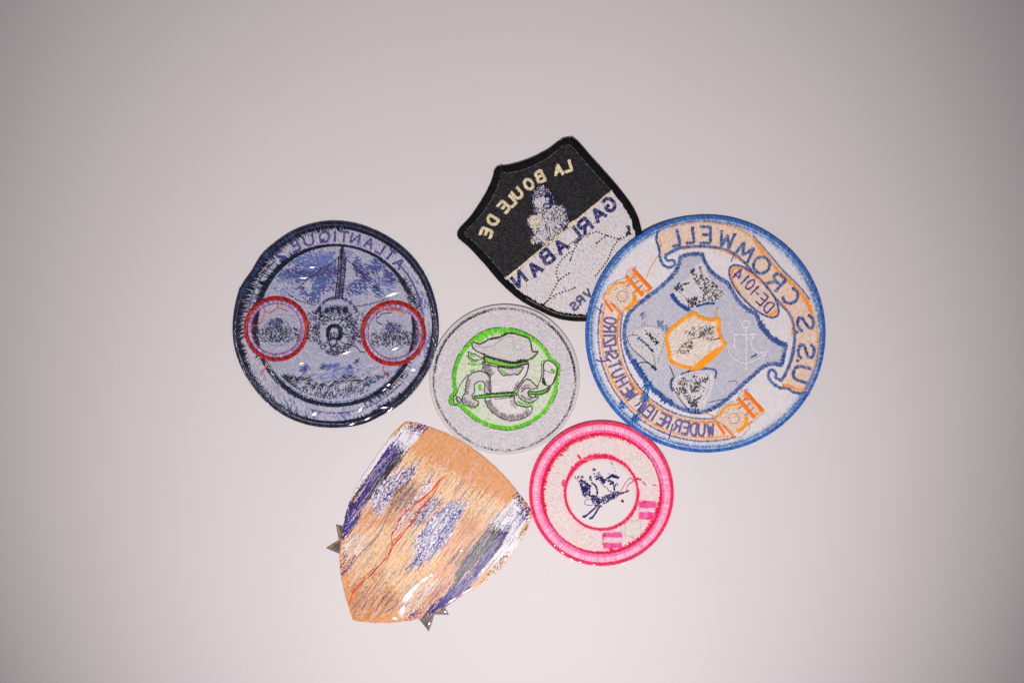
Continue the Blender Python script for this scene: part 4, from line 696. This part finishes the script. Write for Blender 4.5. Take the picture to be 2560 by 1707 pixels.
# floats colours by place
def inp(pts):
    P = t(pts); return lambda x, y: inside(P, x, y)
OJ, OD, OLt = [A(222, 158, 108), A(214, 146, 96), A(228, 170, 124)], [A(206, 142, 92), A(190, 128, 84)], [A(236, 196, 146), A(240, 206, 160), A(232, 184, 134)]
VI, WT, BKd, GY, YL = [A(60, 44, 130), A(78, 64, 146), A(44, 32, 108)], [A(228, 222, 226), A(214, 208, 220), A(236, 230, 232)], [A(34, 32, 40), A(60, 58, 66)], [A(104, 100, 108), A(74, 72, 80), A(140, 136, 142)], [A(212, 160, 44), A(190, 140, 30)]
RG = [ # polygon, colours, density
 ([(0, 0), (1600, 0), (1600, 1600), (0, 1600)], OJ, 1), ([(640, 250), (900, 380), (1250, 600), (1400, 640), (1200, 800), (900, 620), (620, 420), (520, 500), (380, 700), (450, 450)], OLt, .6), ([(160, 860), (700, 760), (900, 1000), (700, 1300), (300, 1250), (160, 1000)], OLt, .7), ([(200, 1200), (420, 1100), (560, 1300), (400, 1500), (230, 1480)], OD, .5),
 ([(600, 60), (760, 90), (700, 180), (620, 260), (520, 260), (440, 300), (300, 540), (200, 720), (160, 840), (140, 700), (330, 350)], WT, .95), ([(510, 200), (590, 205), (560, 270), (450, 400), (300, 560), (260, 640), (180, 860), (140, 860), (190, 660), (290, 520), (400, 360)], VI, .85),
 ([(590, 240), (630, 270), (560, 370), (460, 440), (390, 520), (330, 620), (350, 540), (470, 370)], BKd + GY, .75), ([(720, 330), (700, 420), (560, 560), (440, 720), (380, 690), (370, 600), (420, 500), (540, 400), (640, 370)], WT + [VI[0], VI[1]], .85), ([(680, 370), (690, 410), (600, 520), (540, 600), (520, 560), (600, 440)], BKd + VI, .45), ([(520, 560), (640, 470), (740, 500), (680, 620), (560, 700), (500, 680)], [A(196, 142, 96), A(150, 112, 84), A(120, 92, 80)], .8),
 ([(640, 60), (780, 85), (760, 105), (650, 85)], VI, .9), ([(600, 235), (500, 400), (400, 520), (330, 640), (280, 760), (200, 880), (150, 900), (200, 700), (300, 500), (440, 330), (540, 230)], VI, .8), ([(570, 260), (590, 290), (500, 430), (400, 540), (350, 620), (330, 600), (440, 430)], BKd, .9), ([(330, 500), (250, 640), (190, 760), (180, 720), (240, 580), (310, 470)], BKd + YL[:1], .5), ([(560, 420), (620, 400), (560, 500), (470, 620), (430, 700), (450, 580)], VI + WT, .8),
 ([(820, 420), (800, 520), (700, 640), (580, 790), (520, 860), (560, 760), (680, 600), (740, 500)], WT + VI, .6), ([(870, 560), (880, 640), (760, 760), (640, 880), (700, 780), (620, 800), (720, 640)], WT + VI + GY, .8), ([(840, 470), (760, 440), (720, 540), (780, 560)], WT, .5),
 ([(980, 600), (1080, 620), (1000, 760), (960, 860), (860, 980), (740, 1080), (640, 1110), (700, 980), (680, 900), (820, 720), (900, 640)], WT + VI[:2] + [A(140, 132, 178)], .92), ([(1060, 640), (1000, 760), (880, 900), (800, 1050), (840, 900), (960, 720)], VI, .4),
 ([(1100, 900), (1140, 960), (1010, 1110), (960, 1080), (920, 1040), (1000, 980)], [A(176, 122, 84), A(140, 104, 80), A(200, 140, 100)], .8), ([(1060, 800), (1120, 800), (1110, 850), (1060, 850)], OD, .6),
 ([(1360, 640), (1440, 560), (1545, 712), (1440, 930), (1280, 1132), (1180, 1210), (1280, 1020), (1380, 820), (1300, 820), (1200, 800), (1280, 720)], WT, .96), ([(1410, 560), (1430, 540), (1540, 710), (1490, 740), (1460, 700), (1440, 620)], VI + [BKd[0]], .9), ([(1440, 640), (1380, 720), (1400, 650)], WT, .9), ([(1380, 650), (1420, 700), (1400, 730), (1370, 690)], GY, .4),
 ([(1250, 780), (1330, 800), (1290, 900), (1120, 1080), (1010, 1190), (950, 1240), (1000, 1110), (1110, 940)], GY[:2] + BKd, .95), ([(1340, 800), (1385, 815), (1300, 950), (1180, 1090), (1100, 1160), (1120, 1100), (1220, 960)], BKd + VI, .9), ([(1385, 815), (1300, 960), (1200, 1100), (1130, 1200), (1040, 1290), (900, 1380), (820, 1430), (740, 1466), (860, 1330), (1020, 1190), (1220, 990), (1330, 840)], VI, .85),
 ([(960, 1240), (1100, 1110), (1120, 1180), (1000, 1320), (860, 1400), (740, 1460), (800, 1380)], VI, .92), ([(620, 60), (785, 80), (770, 112), (650, 98)], VI, .95), ([(1300, 960), (1340, 960), (1200, 1110), (1130, 1180), (1150, 1140)], [A(232, 228, 230)], .9), ([(1370, 985), (1330, 1080), (1180, 1205), (1170, 1180), (1260, 1090), (1330, 1010)], YL + BKd, .7), ([(1535, 715), (1500, 830), (1440, 890), (1450, 840), (1490, 760)], YL + WT[:1] + BKd[:1], .6), ([(640, 1380), (720, 1370), (760, 1420), (700, 1466), (590, 1480)], VI + WT[:1], .5),
 ([(620, 44), (560, 130), (520, 170), (560, 100)], YL, .9), ([(160, 960), (200, 1040), (260, 1000), (200, 1140), (160, 1150), (146, 1040)], VI + OJ[:2], .6), ([(150, 900), (300, 860), (360, 960), (240, 1030), (160, 980)], WT + OLt, .6), ([(820, 1150), (880, 1200), (820, 1260), (700, 1400), (560, 1480), (580, 1380), (700, 1240)], WT[:2] + OLt, .6), ([(880, 1180), (950, 1220), (860, 1330), (760, 1400), (820, 1280)], OJ + VI[1:2], .7)]
RP = [(t(p), np.array(c), dn) for p, c, dn in RG]
def stripe(x, y, sc=1.9, ln=34., seed=0.):
    uu = x*.60 - y*.80; vv = x*.80 + y*.60 + 1.6*np.sin(uu/5.5 + 3*vnoise(x, y, 60))
    a = vnoise(uu + 500 + seed, vv*ln/sc + 700, ln); return np.mod(a*7.3, 1)
def ecol(x, y):
    n = len(x); o = np.zeros((n, 3)); j = (stripe(x, y, seed=900.) - .5)*30 + R.standard_normal(n)*2; xx = x + j*.6; yy = y - j*.8; st = stripe(x, y)
    for P, c, dn in RP:
        k = inside(P, xx, yy) & (np.mod(st*3.7+.13, 1) < dn + .08); o[k] = c[np.minimum((np.mod(st[k]*5.1, 1)*len(c)).astype(int), len(c)-1)]
    return o
s = St(); s.fill(cE + (ow-cE)*.999, -53, ecol, row=1.4, L=4.5, gap=-.6, jit=.3, z=.00002, h=.00002, jcol=.04, w=2.2); s.build(th, 'woven_field', M_woven, stuff=True)
# wavy floats lying over the weave
s = St(); lo_, hi_ = ow.min(0), ow.max(0); ui = np.array([.60, -.80]); vi = np.array([.8, .6]); ni = 0
cand = lo_ + R.random((2700, 2))*(hi_-lo_); kk = inside(cE + (ow-cE)*.93, cand[:, 0], cand[:, 1]); cand = cand[kk]
smooth_top = t([(700, 100), (1000, 160), (1400, 480), (1400, 620), (1250, 580), (900, 380), (640, 240)])
for p in cand:
    if inside(smooth_top, p[:1], p[1:])[0] and R.random() < .96: continue
    l = 18 + 32*R.random(); m = 9; tt = np.linspace(-.5, .5, m); am = .5+1.1*R.random(); ph = R.random()*6.3
    q = p + np.outer(tt*l, ui) + np.outer(am*np.sin(ph + tt*l/ (2.2+R.random())), vi)
    if not inside(ow, q[[0, -1], 0], q[[0, -1], 1]).all(): continue
    c = ecol(p[:1], p[1:])[0]; r_ = R.random(); pale = c.min() > .42; c = ((VI[int(r_*9) % 3] if r_ < .45 else WT[2]) if pale else (c*.5 + A(236, 226, 220)*.5 if r_ < .6 else (c*.62 if r_ < .86 else A(84, 70, 146))))
    s.raw(q[:-1], q[1:], .9+.7*R.random(), c, .00006, .00003); ni += 1
s.build(th, 'wavy_float_threads', M_woven, stuff=True)
for p in ([(210, 1368), (250, 1270), (330, 1190), (400, 1120), (440, 1070), (500, 1010), (520, 930), (530, 850), (600, 720), (690, 640), (780, 570), (840, 500), (880, 450)], [(215, 1345), (260, 1240), (340, 1180), (380, 1130), (450, 1060), (520, 960), (580, 880), (640, 800), (700, 720), (760, 640), (830, 560), (860, 490), (910, 430)], [(500, 1000), (560, 900), (620, 830), (680, 760), (720, 680), (790, 600)], [(520, 940), (540, 900), (600, 830)], [(700, 620), (790, 560), (860, 480)]):
    P = sm(p, n=6); P = P + np.stack([np.sin(np.arange(len(P))*.9)*3, np.cos(np.arange(len(P))*.7)*2], 1); s = St(); q, g = resample(t(P), 3.); s.raw(q[:-1]-g[:-1]*.4, q[1:]+g[1:]*.4, 2.2, shade([A(222, 40, 24), A(232, 60, 40)], len(q)-1, .08), .0002, .00018); s.build(th, 'red_thread', M_woven)
s = St()
for p, c in (([(1080, 230), (1070, 250)], A(216, 70, 40)), ([(1150, 330), (1100, 400), (1080, 480)], WT[0]), ([(1000, 240), (960, 290)], WT[0]), ([(940, 310), (900, 380), (850, 420)], WT[0]), ([(400, 1420), (440, 1350), (480, 1290)], VI[1]), ([(300, 1400), (350, 1330)], VI[1]), ([(470, 1420), (540, 1380), (570, 1330)], VI[1]), ([(160, 1150), (220, 1090), (300, 990), (360, 930), (430, 850), (480, 750), (520, 690)], VI[1]), ([(300, 1260), (340, 1180)], WT[0]), ([(620, 1110), (700, 1040), (760, 960)], VI[1])): s.thread(t(p), 1.8, c, z=.0002)
s.build(th, 'stray_float_threads', M_woven)
def spike(pts, name='star_tip'):
    P = t(pts); n = len(P); V = np.vstack([th.loc(P, np.full(n, .00012)), th.loc(P, np.full(n, .00045))]); c = np.array([A(70, 60, 60)]*n + [A(92, 78, 62) if i % 2 else A(128, 120, 124) for i in range(n)])
    F = [(i, (i+1) % n, (i+1) % n + n, i + n) for i in range(n)]
    me = bpy.data.meshes.new(name); me.from_pydata([tuple(v) for v in V], [], F + [tuple(range(2*n-1, n-1, -1))] + [tuple(range(n))]); me.update()
    a = me.color_attributes.new('col', 'FLOAT_COLOR', 'POINT'); cc = np.ones((2*n, 4)); cc[:, :3] = c; a.data.foreach_set('color', cc.ravel()); me.materials.append(M_woven)
    o = bpy.data.objects.new(name, me); C.objects.link(o); o.parent = th.e
for q in ([(116, 786), (150, 792), (176, 800), (170, 880), (136, 892)], [(44, 956), (100, 920), (170, 880), (170, 985), (146, 998)], [(712, 1462), (760, 1520), (790, 1562), (812, 1500), (834, 1425), (770, 1420)], [(826, 1436), (936, 1438), (920, 1412), (904, 1376), (850, 1400)]): spike(q)
s = St(); s.satin(t([(130, 800), (150, 860)]), 2, YL, z=.00002); s.satin(t([(70, 950), (140, 900)]), 2, YL, z=.00002); s.build(th, 'gold_edge_threads', M_woven)
for x, y, rx, ry, rot in ((640, 1300, 85, 34, -52), (690, 1240, 70, 18, -42), (760, 1180, 50, 14, -35), (600, 1400, 50, 22, -70), (545, 1462, 24, 12, 0), (810, 1150, 20, 8, -20), (820, 915, 26, 6, -20), (1030, 970, 18, 4, -30), (1070, 1262, 80, 6, -30), (960, 1330, 60, 5, -30), (795, 1500, 16, 4, -60), (910, 1415, 14, 5, 40)):
    p = t([(x, y)])[0]; film_glint(th, p[0], p[1], rx*SE*1.0, ry*SE*.9, rot)

# ================================================================== pink patch (bottom right)
t = T(1310, 1040, 390); SF = 390/1568.
th = Thing('round_patch', 'small pink and white round patch with a navy figure in its middle', 'patch', 1503, 1231.8, 0, warp=.00012, thick=.0014)
cF = (1503., 1231.8); of = circ(*cF, 180.5, 120)
th.slab('base_cloth', of, M_cloth, A(232, 200, 204), cen=cF, edgecol=A(206, 70, 104))
def F_(r, a0=0, a1=360, n=120): return arc(cF[0], cF[1], r, a0, a1, n)
HP, CRm, PK, PKl = A(240, 40, 104), A(238, 10, 66), A(240, 96, 164), A(242, 170, 198)
s = St(); s.satin(F_(176)[:-1], 8.5, [HP, A(228, 40, 92), A(240, 66, 118)], sp=1.8, closed=True, jag=.05, z=.00005, h=.0005, slant=.3, jcol=.08); s.build(th, 'border')
s = St(); q, g = resample(F_(179.5)[:-1], 2.8, True); n_ = np.stack([-g[:, 1], g[:, 0]], 1); s.raw(q - n_*1.4, q + n_*1.6+g, 1.5, shade([A(206, 96, 116), A(226, 130, 146), A(190, 60, 90)], len(q), .15), .0001, .0002); s.build(th, 'edge_whip_stitches')
s = St(); s.satin(F_(164)[:-1], 13, [PKl, A(244, 196, 212), A(238, 150, 188)], sp=1.6, closed=True, jag=.1, z=.00018, h=.00045, jcol=.06); s.build(th, 'pink_cord_with_sheen', M_film)  # pink cord, its whitish sheen put into the thread colours
def wp(c, w_): return lambda u: (np.exp(-((np.mod(u*360-c+180, 360)-180)/w_)**2))
s = St(); s.satin(F_(154)[:-1], lambda u: 5+4*wp(90, 55)(u)+3*wp(215, 60)(u)+1.5*wp(320, 40)(u), [PK, A(232, 92, 156), A(240, 136, 184)], sp=1.6, closed=True, jag=.15, z=.00024, jcol=.08); s.build(th, 'rose_ring', M_film)
s = St(); s.satin(F_(148.5)[:-1], lambda u: 1.5 + 9*wp(222, 52)(u) + 7.5*wp(25, 32)(u) + 5*wp(75, 30)(u) + 4*wp(285, 30)(u) + 3*wp(175, 20)(u), [CRm, A(240, 30, 84), A(222, 20, 70)], sp=1.5, closed=True, jag=.2, jagin=.6, z=.0003, slant=.15, jcol=.07); s.build(th, 'crimson_outer_ring')
RF = F_(147)[:-1]; IN_ = circ(cF[0], cF[1]-1, 88, 60)
s = St(); s.fill(RF, 80, [A(230, 212, 208), A(226, 206, 202), A(232, 216, 212), A(231, 202, 203)], row=2.2, L=6, h=.00004, w=3, z=.00008, holes=[IN_], jcol=.03); s.speck(RF, 150, [A(236, 150, 172), A(238, 176, 190)], L=3.5, w=1.2, z=.0002, holes=[IN_]); s.build(th, 'lettering_field', stuff=True)
s = St(); s.satin(circ(cF[0], cF[1]-1, 90, 90), lambda u: 5.5 + 5*wp(235, 45)(u) + 3*wp(280, 30)(u)+2*wp(60, 30)(u)+2*wp(20, 20)(u), [CRm, HP, A(240, 70, 120), A(236, 40, 90)], sp=1.7, closed=True, jag=.16, z=.00024, h=.0003, side=-.1, jagin=-.25, jcol=.1); s.build(th, 'crimson_inner_ring')
ci = circ(cF[0], cF[1]-1, 86, 90); th.slab('centre_disc', ci, M_cloth, A(226, 216, 215), cen=(cF[0], cF[1]-1), dz=.0001, bottom=.0011)
LW = [A(226, 220, 210), A(220, 214, 205), A(230, 225, 217)]
for ch, x, y, hh in (('R', 1235, 655, 20), ('E', 1190, 560, 24), ('B', 1140, 460, 30), ('O', 1015, 345, 26), ('I', 885, 300, 24), ('H', 790, 285, 24), ('A', 650, 305, 26), ('R', 450, 400, 26), ('A', 375, 500, 26), ('C', 318, 615, 25), ('O', 303, 745, 26), ('O', 325, 890, 26), ('P', 390, 1005, 26), ('N', 470, 1110, 28), ('S', 595, 1200, 28)):
    v = np.array([x-776., y-771.]); v /= np.hypot(*v); p = t([(x, y)])[0]
    letter(th, ch, p[0], p[1], tuple(v), hh, 6 if ch == 'I' else hh*.8, 4.2, LW, z=.0002, sp=1.7, jag=.12)
# navy figure
v_ = T(1360, 1130, 230, 1898.)
NF = [A(28, 30, 100), A(20, 22, 78), A(44, 48, 128)]
nf = bpy.data.objects.new('navy_figure', None); C.objects.link(nf); nf.parent = th.e; nf.empty_display_size = .005
s = St()
s.speck(v_([(740, 560), (800, 560), (950, 690), (960, 780), (940, 900), (870, 930), (790, 860), (750, 740)]), 150, NF, L=4.6, w=2., z=.0003)
s.speck(v_([(780, 700), (900, 700), (900, 800), (800, 830)]), 70, NF[:2], L=4, w=2.2, z=.00034); s.speck(v_([(930, 870), (1100, 880), (1200, 1000), (1180, 1120), (1060, 1120), (980, 1000)]), 150, NF, L=4.2, w=2, z=.0003)
s.satin(v_(sm([(980, 620), (1050, 680), (1090, 760), (1090, 850)])), 4, NF, z=.0003, sp=1.8, jag=.4); s.satin(v_([(830, 600), (960, 700)]), 5, NF, z=.0003, sp=1.8, jag=.4)
s.speck(v_([(620, 490), (700, 480), (840, 490), (780, 560), (700, 640), (640, 580)]), 26, NF, L=4, w=1.6, z=.0003); s.speck(v_([(890, 500), (980, 480), (980, 580), (920, 560)]), 14, NF, L=5, w=1.8, z=.0003); s.build(th, 'body_stitches', parent=nf)
s = St(); s.satin(v_([(1060, 1130), (960, 1220), (880, 1290), (800, 1325)]), 4, NF, z=.0003, sp=1.8, jag=.2); s.satin(v_([(1130, 1130), (1060, 1240), (1010, 1320), (935, 1360)]), 4.2, NF, z=.0003, sp=1.8, jag=.2)
s.satin(v_([(800, 1310), (850, 1330)]), 4.5, NF, z=.0003); s.satin(v_([(940, 1355), (1000, 1340)]), 4.5, NF, z=.0003); s.build(th, 'legs', parent=nf)
s = St(); s.satin(v_(sm([(1160, 500), (1200, 600), (1240, 620), (1260, 560), (1340, 510), (1400, 480), (1540, 520)])), 6, NF, z=.0003, sp=1.7, jag=.35); s.satin(v_([(1180, 520), (1230, 620)]), 7, NF, z=.0003, sp=1.7, jag=.3)
s.satin(v_(sm([(1310, 580), (1380, 590), (1400, 650), (1350, 640)])), 4, NF, z=.0003, sp=1.7, jag=.4); s.satin(v_([(1420, 600), (1440, 720), (1440, 790)]), 3, NF, z=.0003, sp=1.8, jag=.5); s.speck(v_([(1000, 430), (1180, 400), (1200, 560), (1100, 590), (1040, 540)]), 34, NF, L=4.2, w=1.8, z=.0003)
s.run(v_([(1180, 640), (1260, 710), (1330, 770), (1400, 820)]), 4, 3.2, NF, w=2.4, z=.0003, jit=1.5); s.speck(v_([(1370, 450), (1520, 460), (1550, 540), (1400, 500)]), 20, NF, L=4, w=1.8, z=.0003); s.speck(v_([(1300, 440), (1340, 440), (1340, 430)]), 3, NF, L=3, w=1.6, z=.0003); s.speck(v_(circ(1040, 355, 36)), 9, NF, L=5, w=1.5, z=.0003); s.speck(v_(circ(1490, 665, 30)), 6, NF, L=5, w=1.5, z=.0003); s.build(th, 'head_stitches', parent=nf)
s = St(); s.speck(v_([(1180, 920), (1300, 880), (1400, 830), (1540, 790), (1560, 860), (1440, 950), (1260, 1050), (1200, 1060)]), 150, NF, L=4.4, w=1.9, z=.0003); s.satin(v_([(1540, 850), (1640, 820), (1740, 790)]), 4.5, NF, z=.0003, sp=1.8, jag=.3); s.speck(v_(circ(1610, 995, 28)), 8, NF, L=5, w=2.2, z=.0003); s.build(th, 'arm_stitches', parent=nf)
s = St(); s.raw(v_([(1370, 185)]), v_([(1412, 260)]), 1.8, NF[2], .0003); s.raw(v_([(1430, 305)]), v_([(1440, 322)]), 2.2, NF[2], .0003); s.raw(v_([(1462, 395)]), v_([(1474, 380)]), 2.2, NF[2], .0003); s.build(th, 'whisker_stitches', parent=nf)
s = St(); s.thread(v_([(940, 960), (870, 970), (830, 1020), (850, 1065), (920, 1085), (1000, 1080)]), 1.5, A(52, 50, 140)); s.build(th, 'loose_thread')
for p, wd in (([(1850, 580), (1780, 530), (1700, 590), (1620, 720), (1550, 850), (1480, 940)], 1.7), ([(1850, 590), (1770, 630), (1710, 690), (1705, 790)], 2.)):
    s = St(); s.thread(v_(p), wd, A(236, 70, 130), z=.0005); s.build(th, 'loose_thread')
s = St(); s.satin(t([(1110, 625), (1170, 630)]), 5, [HP], z=.0004, jag=.3); s.satin(t([(1195, 655), (1220, 690)]), 4, [HP, PK], z=.0003, jag=.4); s.satin(t([(1290, 685), (1325, 694)]), 2, [HP], z=.0003); s.satin(t([(540, 390), (565, 425)]), 5, [CRm, HP], z=.0004, jag=.2); s.satin(t([(385, 690), (400, 640)]), 7, [HP, PK], z=.0003, jag=.2); s.build(th, 'thread_knots')
s = St(); s.thread(t([(1070, 1205), (1110, 1230), (1150, 1280), (1190, 1310)]), 1.8, PK, z=.0004); s.build(th, 'loose_thread')
s = St(); s.thread(t([(560, 432), (620, 432), (700, 418)]), 1.2, A(236, 190, 130), z=.0004); s.build(th, 'loose_thread')
def square(name, x0, y0, x1, y1, bars, base, edge=None):
    s = St(); s.fill(t([(x0, y0), (x1, y0), (x1, y1), (x0, y1)]), 90, base, row=1.9, L=6, z=.0002, jcol=.05)
    for a, b, cc in bars: s.satin(t([(x0+6, (a+b)/2), (x1-6, (a+b)/2)]), (b-a)*SF, cc, sp=1.5, z=.0003, jag=.12, jcol=.08)
    if edge is not None: s.run(t([(x0, y0), (x1, y0), (x1, y1), (x0, y1)]), 3.4, 2., edge, w=1.3, z=.0004, closed=True, jit=1)
    s.build(th, name)
PB = [A(240, 84, 156), A(236, 60, 138), A(244, 112, 172)]
square('pink_striped_square', 1150, 850, 1325, 1030, [(856, 915, PB), (960, 1028, PB)], [A(236, 204, 208), A(230, 192, 202)], [HP, PK]); square('pink_striped_square', 795, 1160, 980, 1330, [(1165, 1212, PB), (1266, 1318, PB)], [A(236, 204, 208), A(230, 192, 202)], [HP, PK])
square('white_square', 1012, 1045, 1172, 1196, [], [A(224, 220, 210), A(214, 212, 202)], [A(226, 90, 140), A(224, 150, 180), A(220, 200, 200)])
s = St(); s.speck(t([(1170, 850), (1260, 850), (1250, 868), (1175, 866)]), 10, [HP], L=5, w=1.8, z=.0005, ang=60, spread=30); s.speck(t([(1180, 1015), (1290, 1005), (1290, 1030), (1200, 1035)]), 12, [HP], L=4, w=1.8, z=.0005); s.speck(t([(840, 1320), (900, 1320), (890, 1345)]), 8, [HP, CRm], L=5, w=2, z=.0005); s.speck(t([(785, 1180), (800, 1180), (798, 1290), (785, 1280)]), 16, [HP, CRm], L=4, w=1.6, z=.0005); s.build(th, 'square_edge_knots')
for x, y, rx, ry, rot in ((470, 1440, 70, 4, 32), (380, 1372, 50, 4, 40), (560, 1466, 40, 3, 18), (700, 1495, 40, 3, 5), (1000, 1480, 40, 3, -10), (300, 1300, 16, 3, 50), ):
    p = t([(x, y)])[0]; film_glint(th, cF[0]+(p[0]-cF[0])*.985, cF[1]+(p[1]-cF[1])*.985, rx*SF*.6, max(.8, ry*SF*.7), rot)
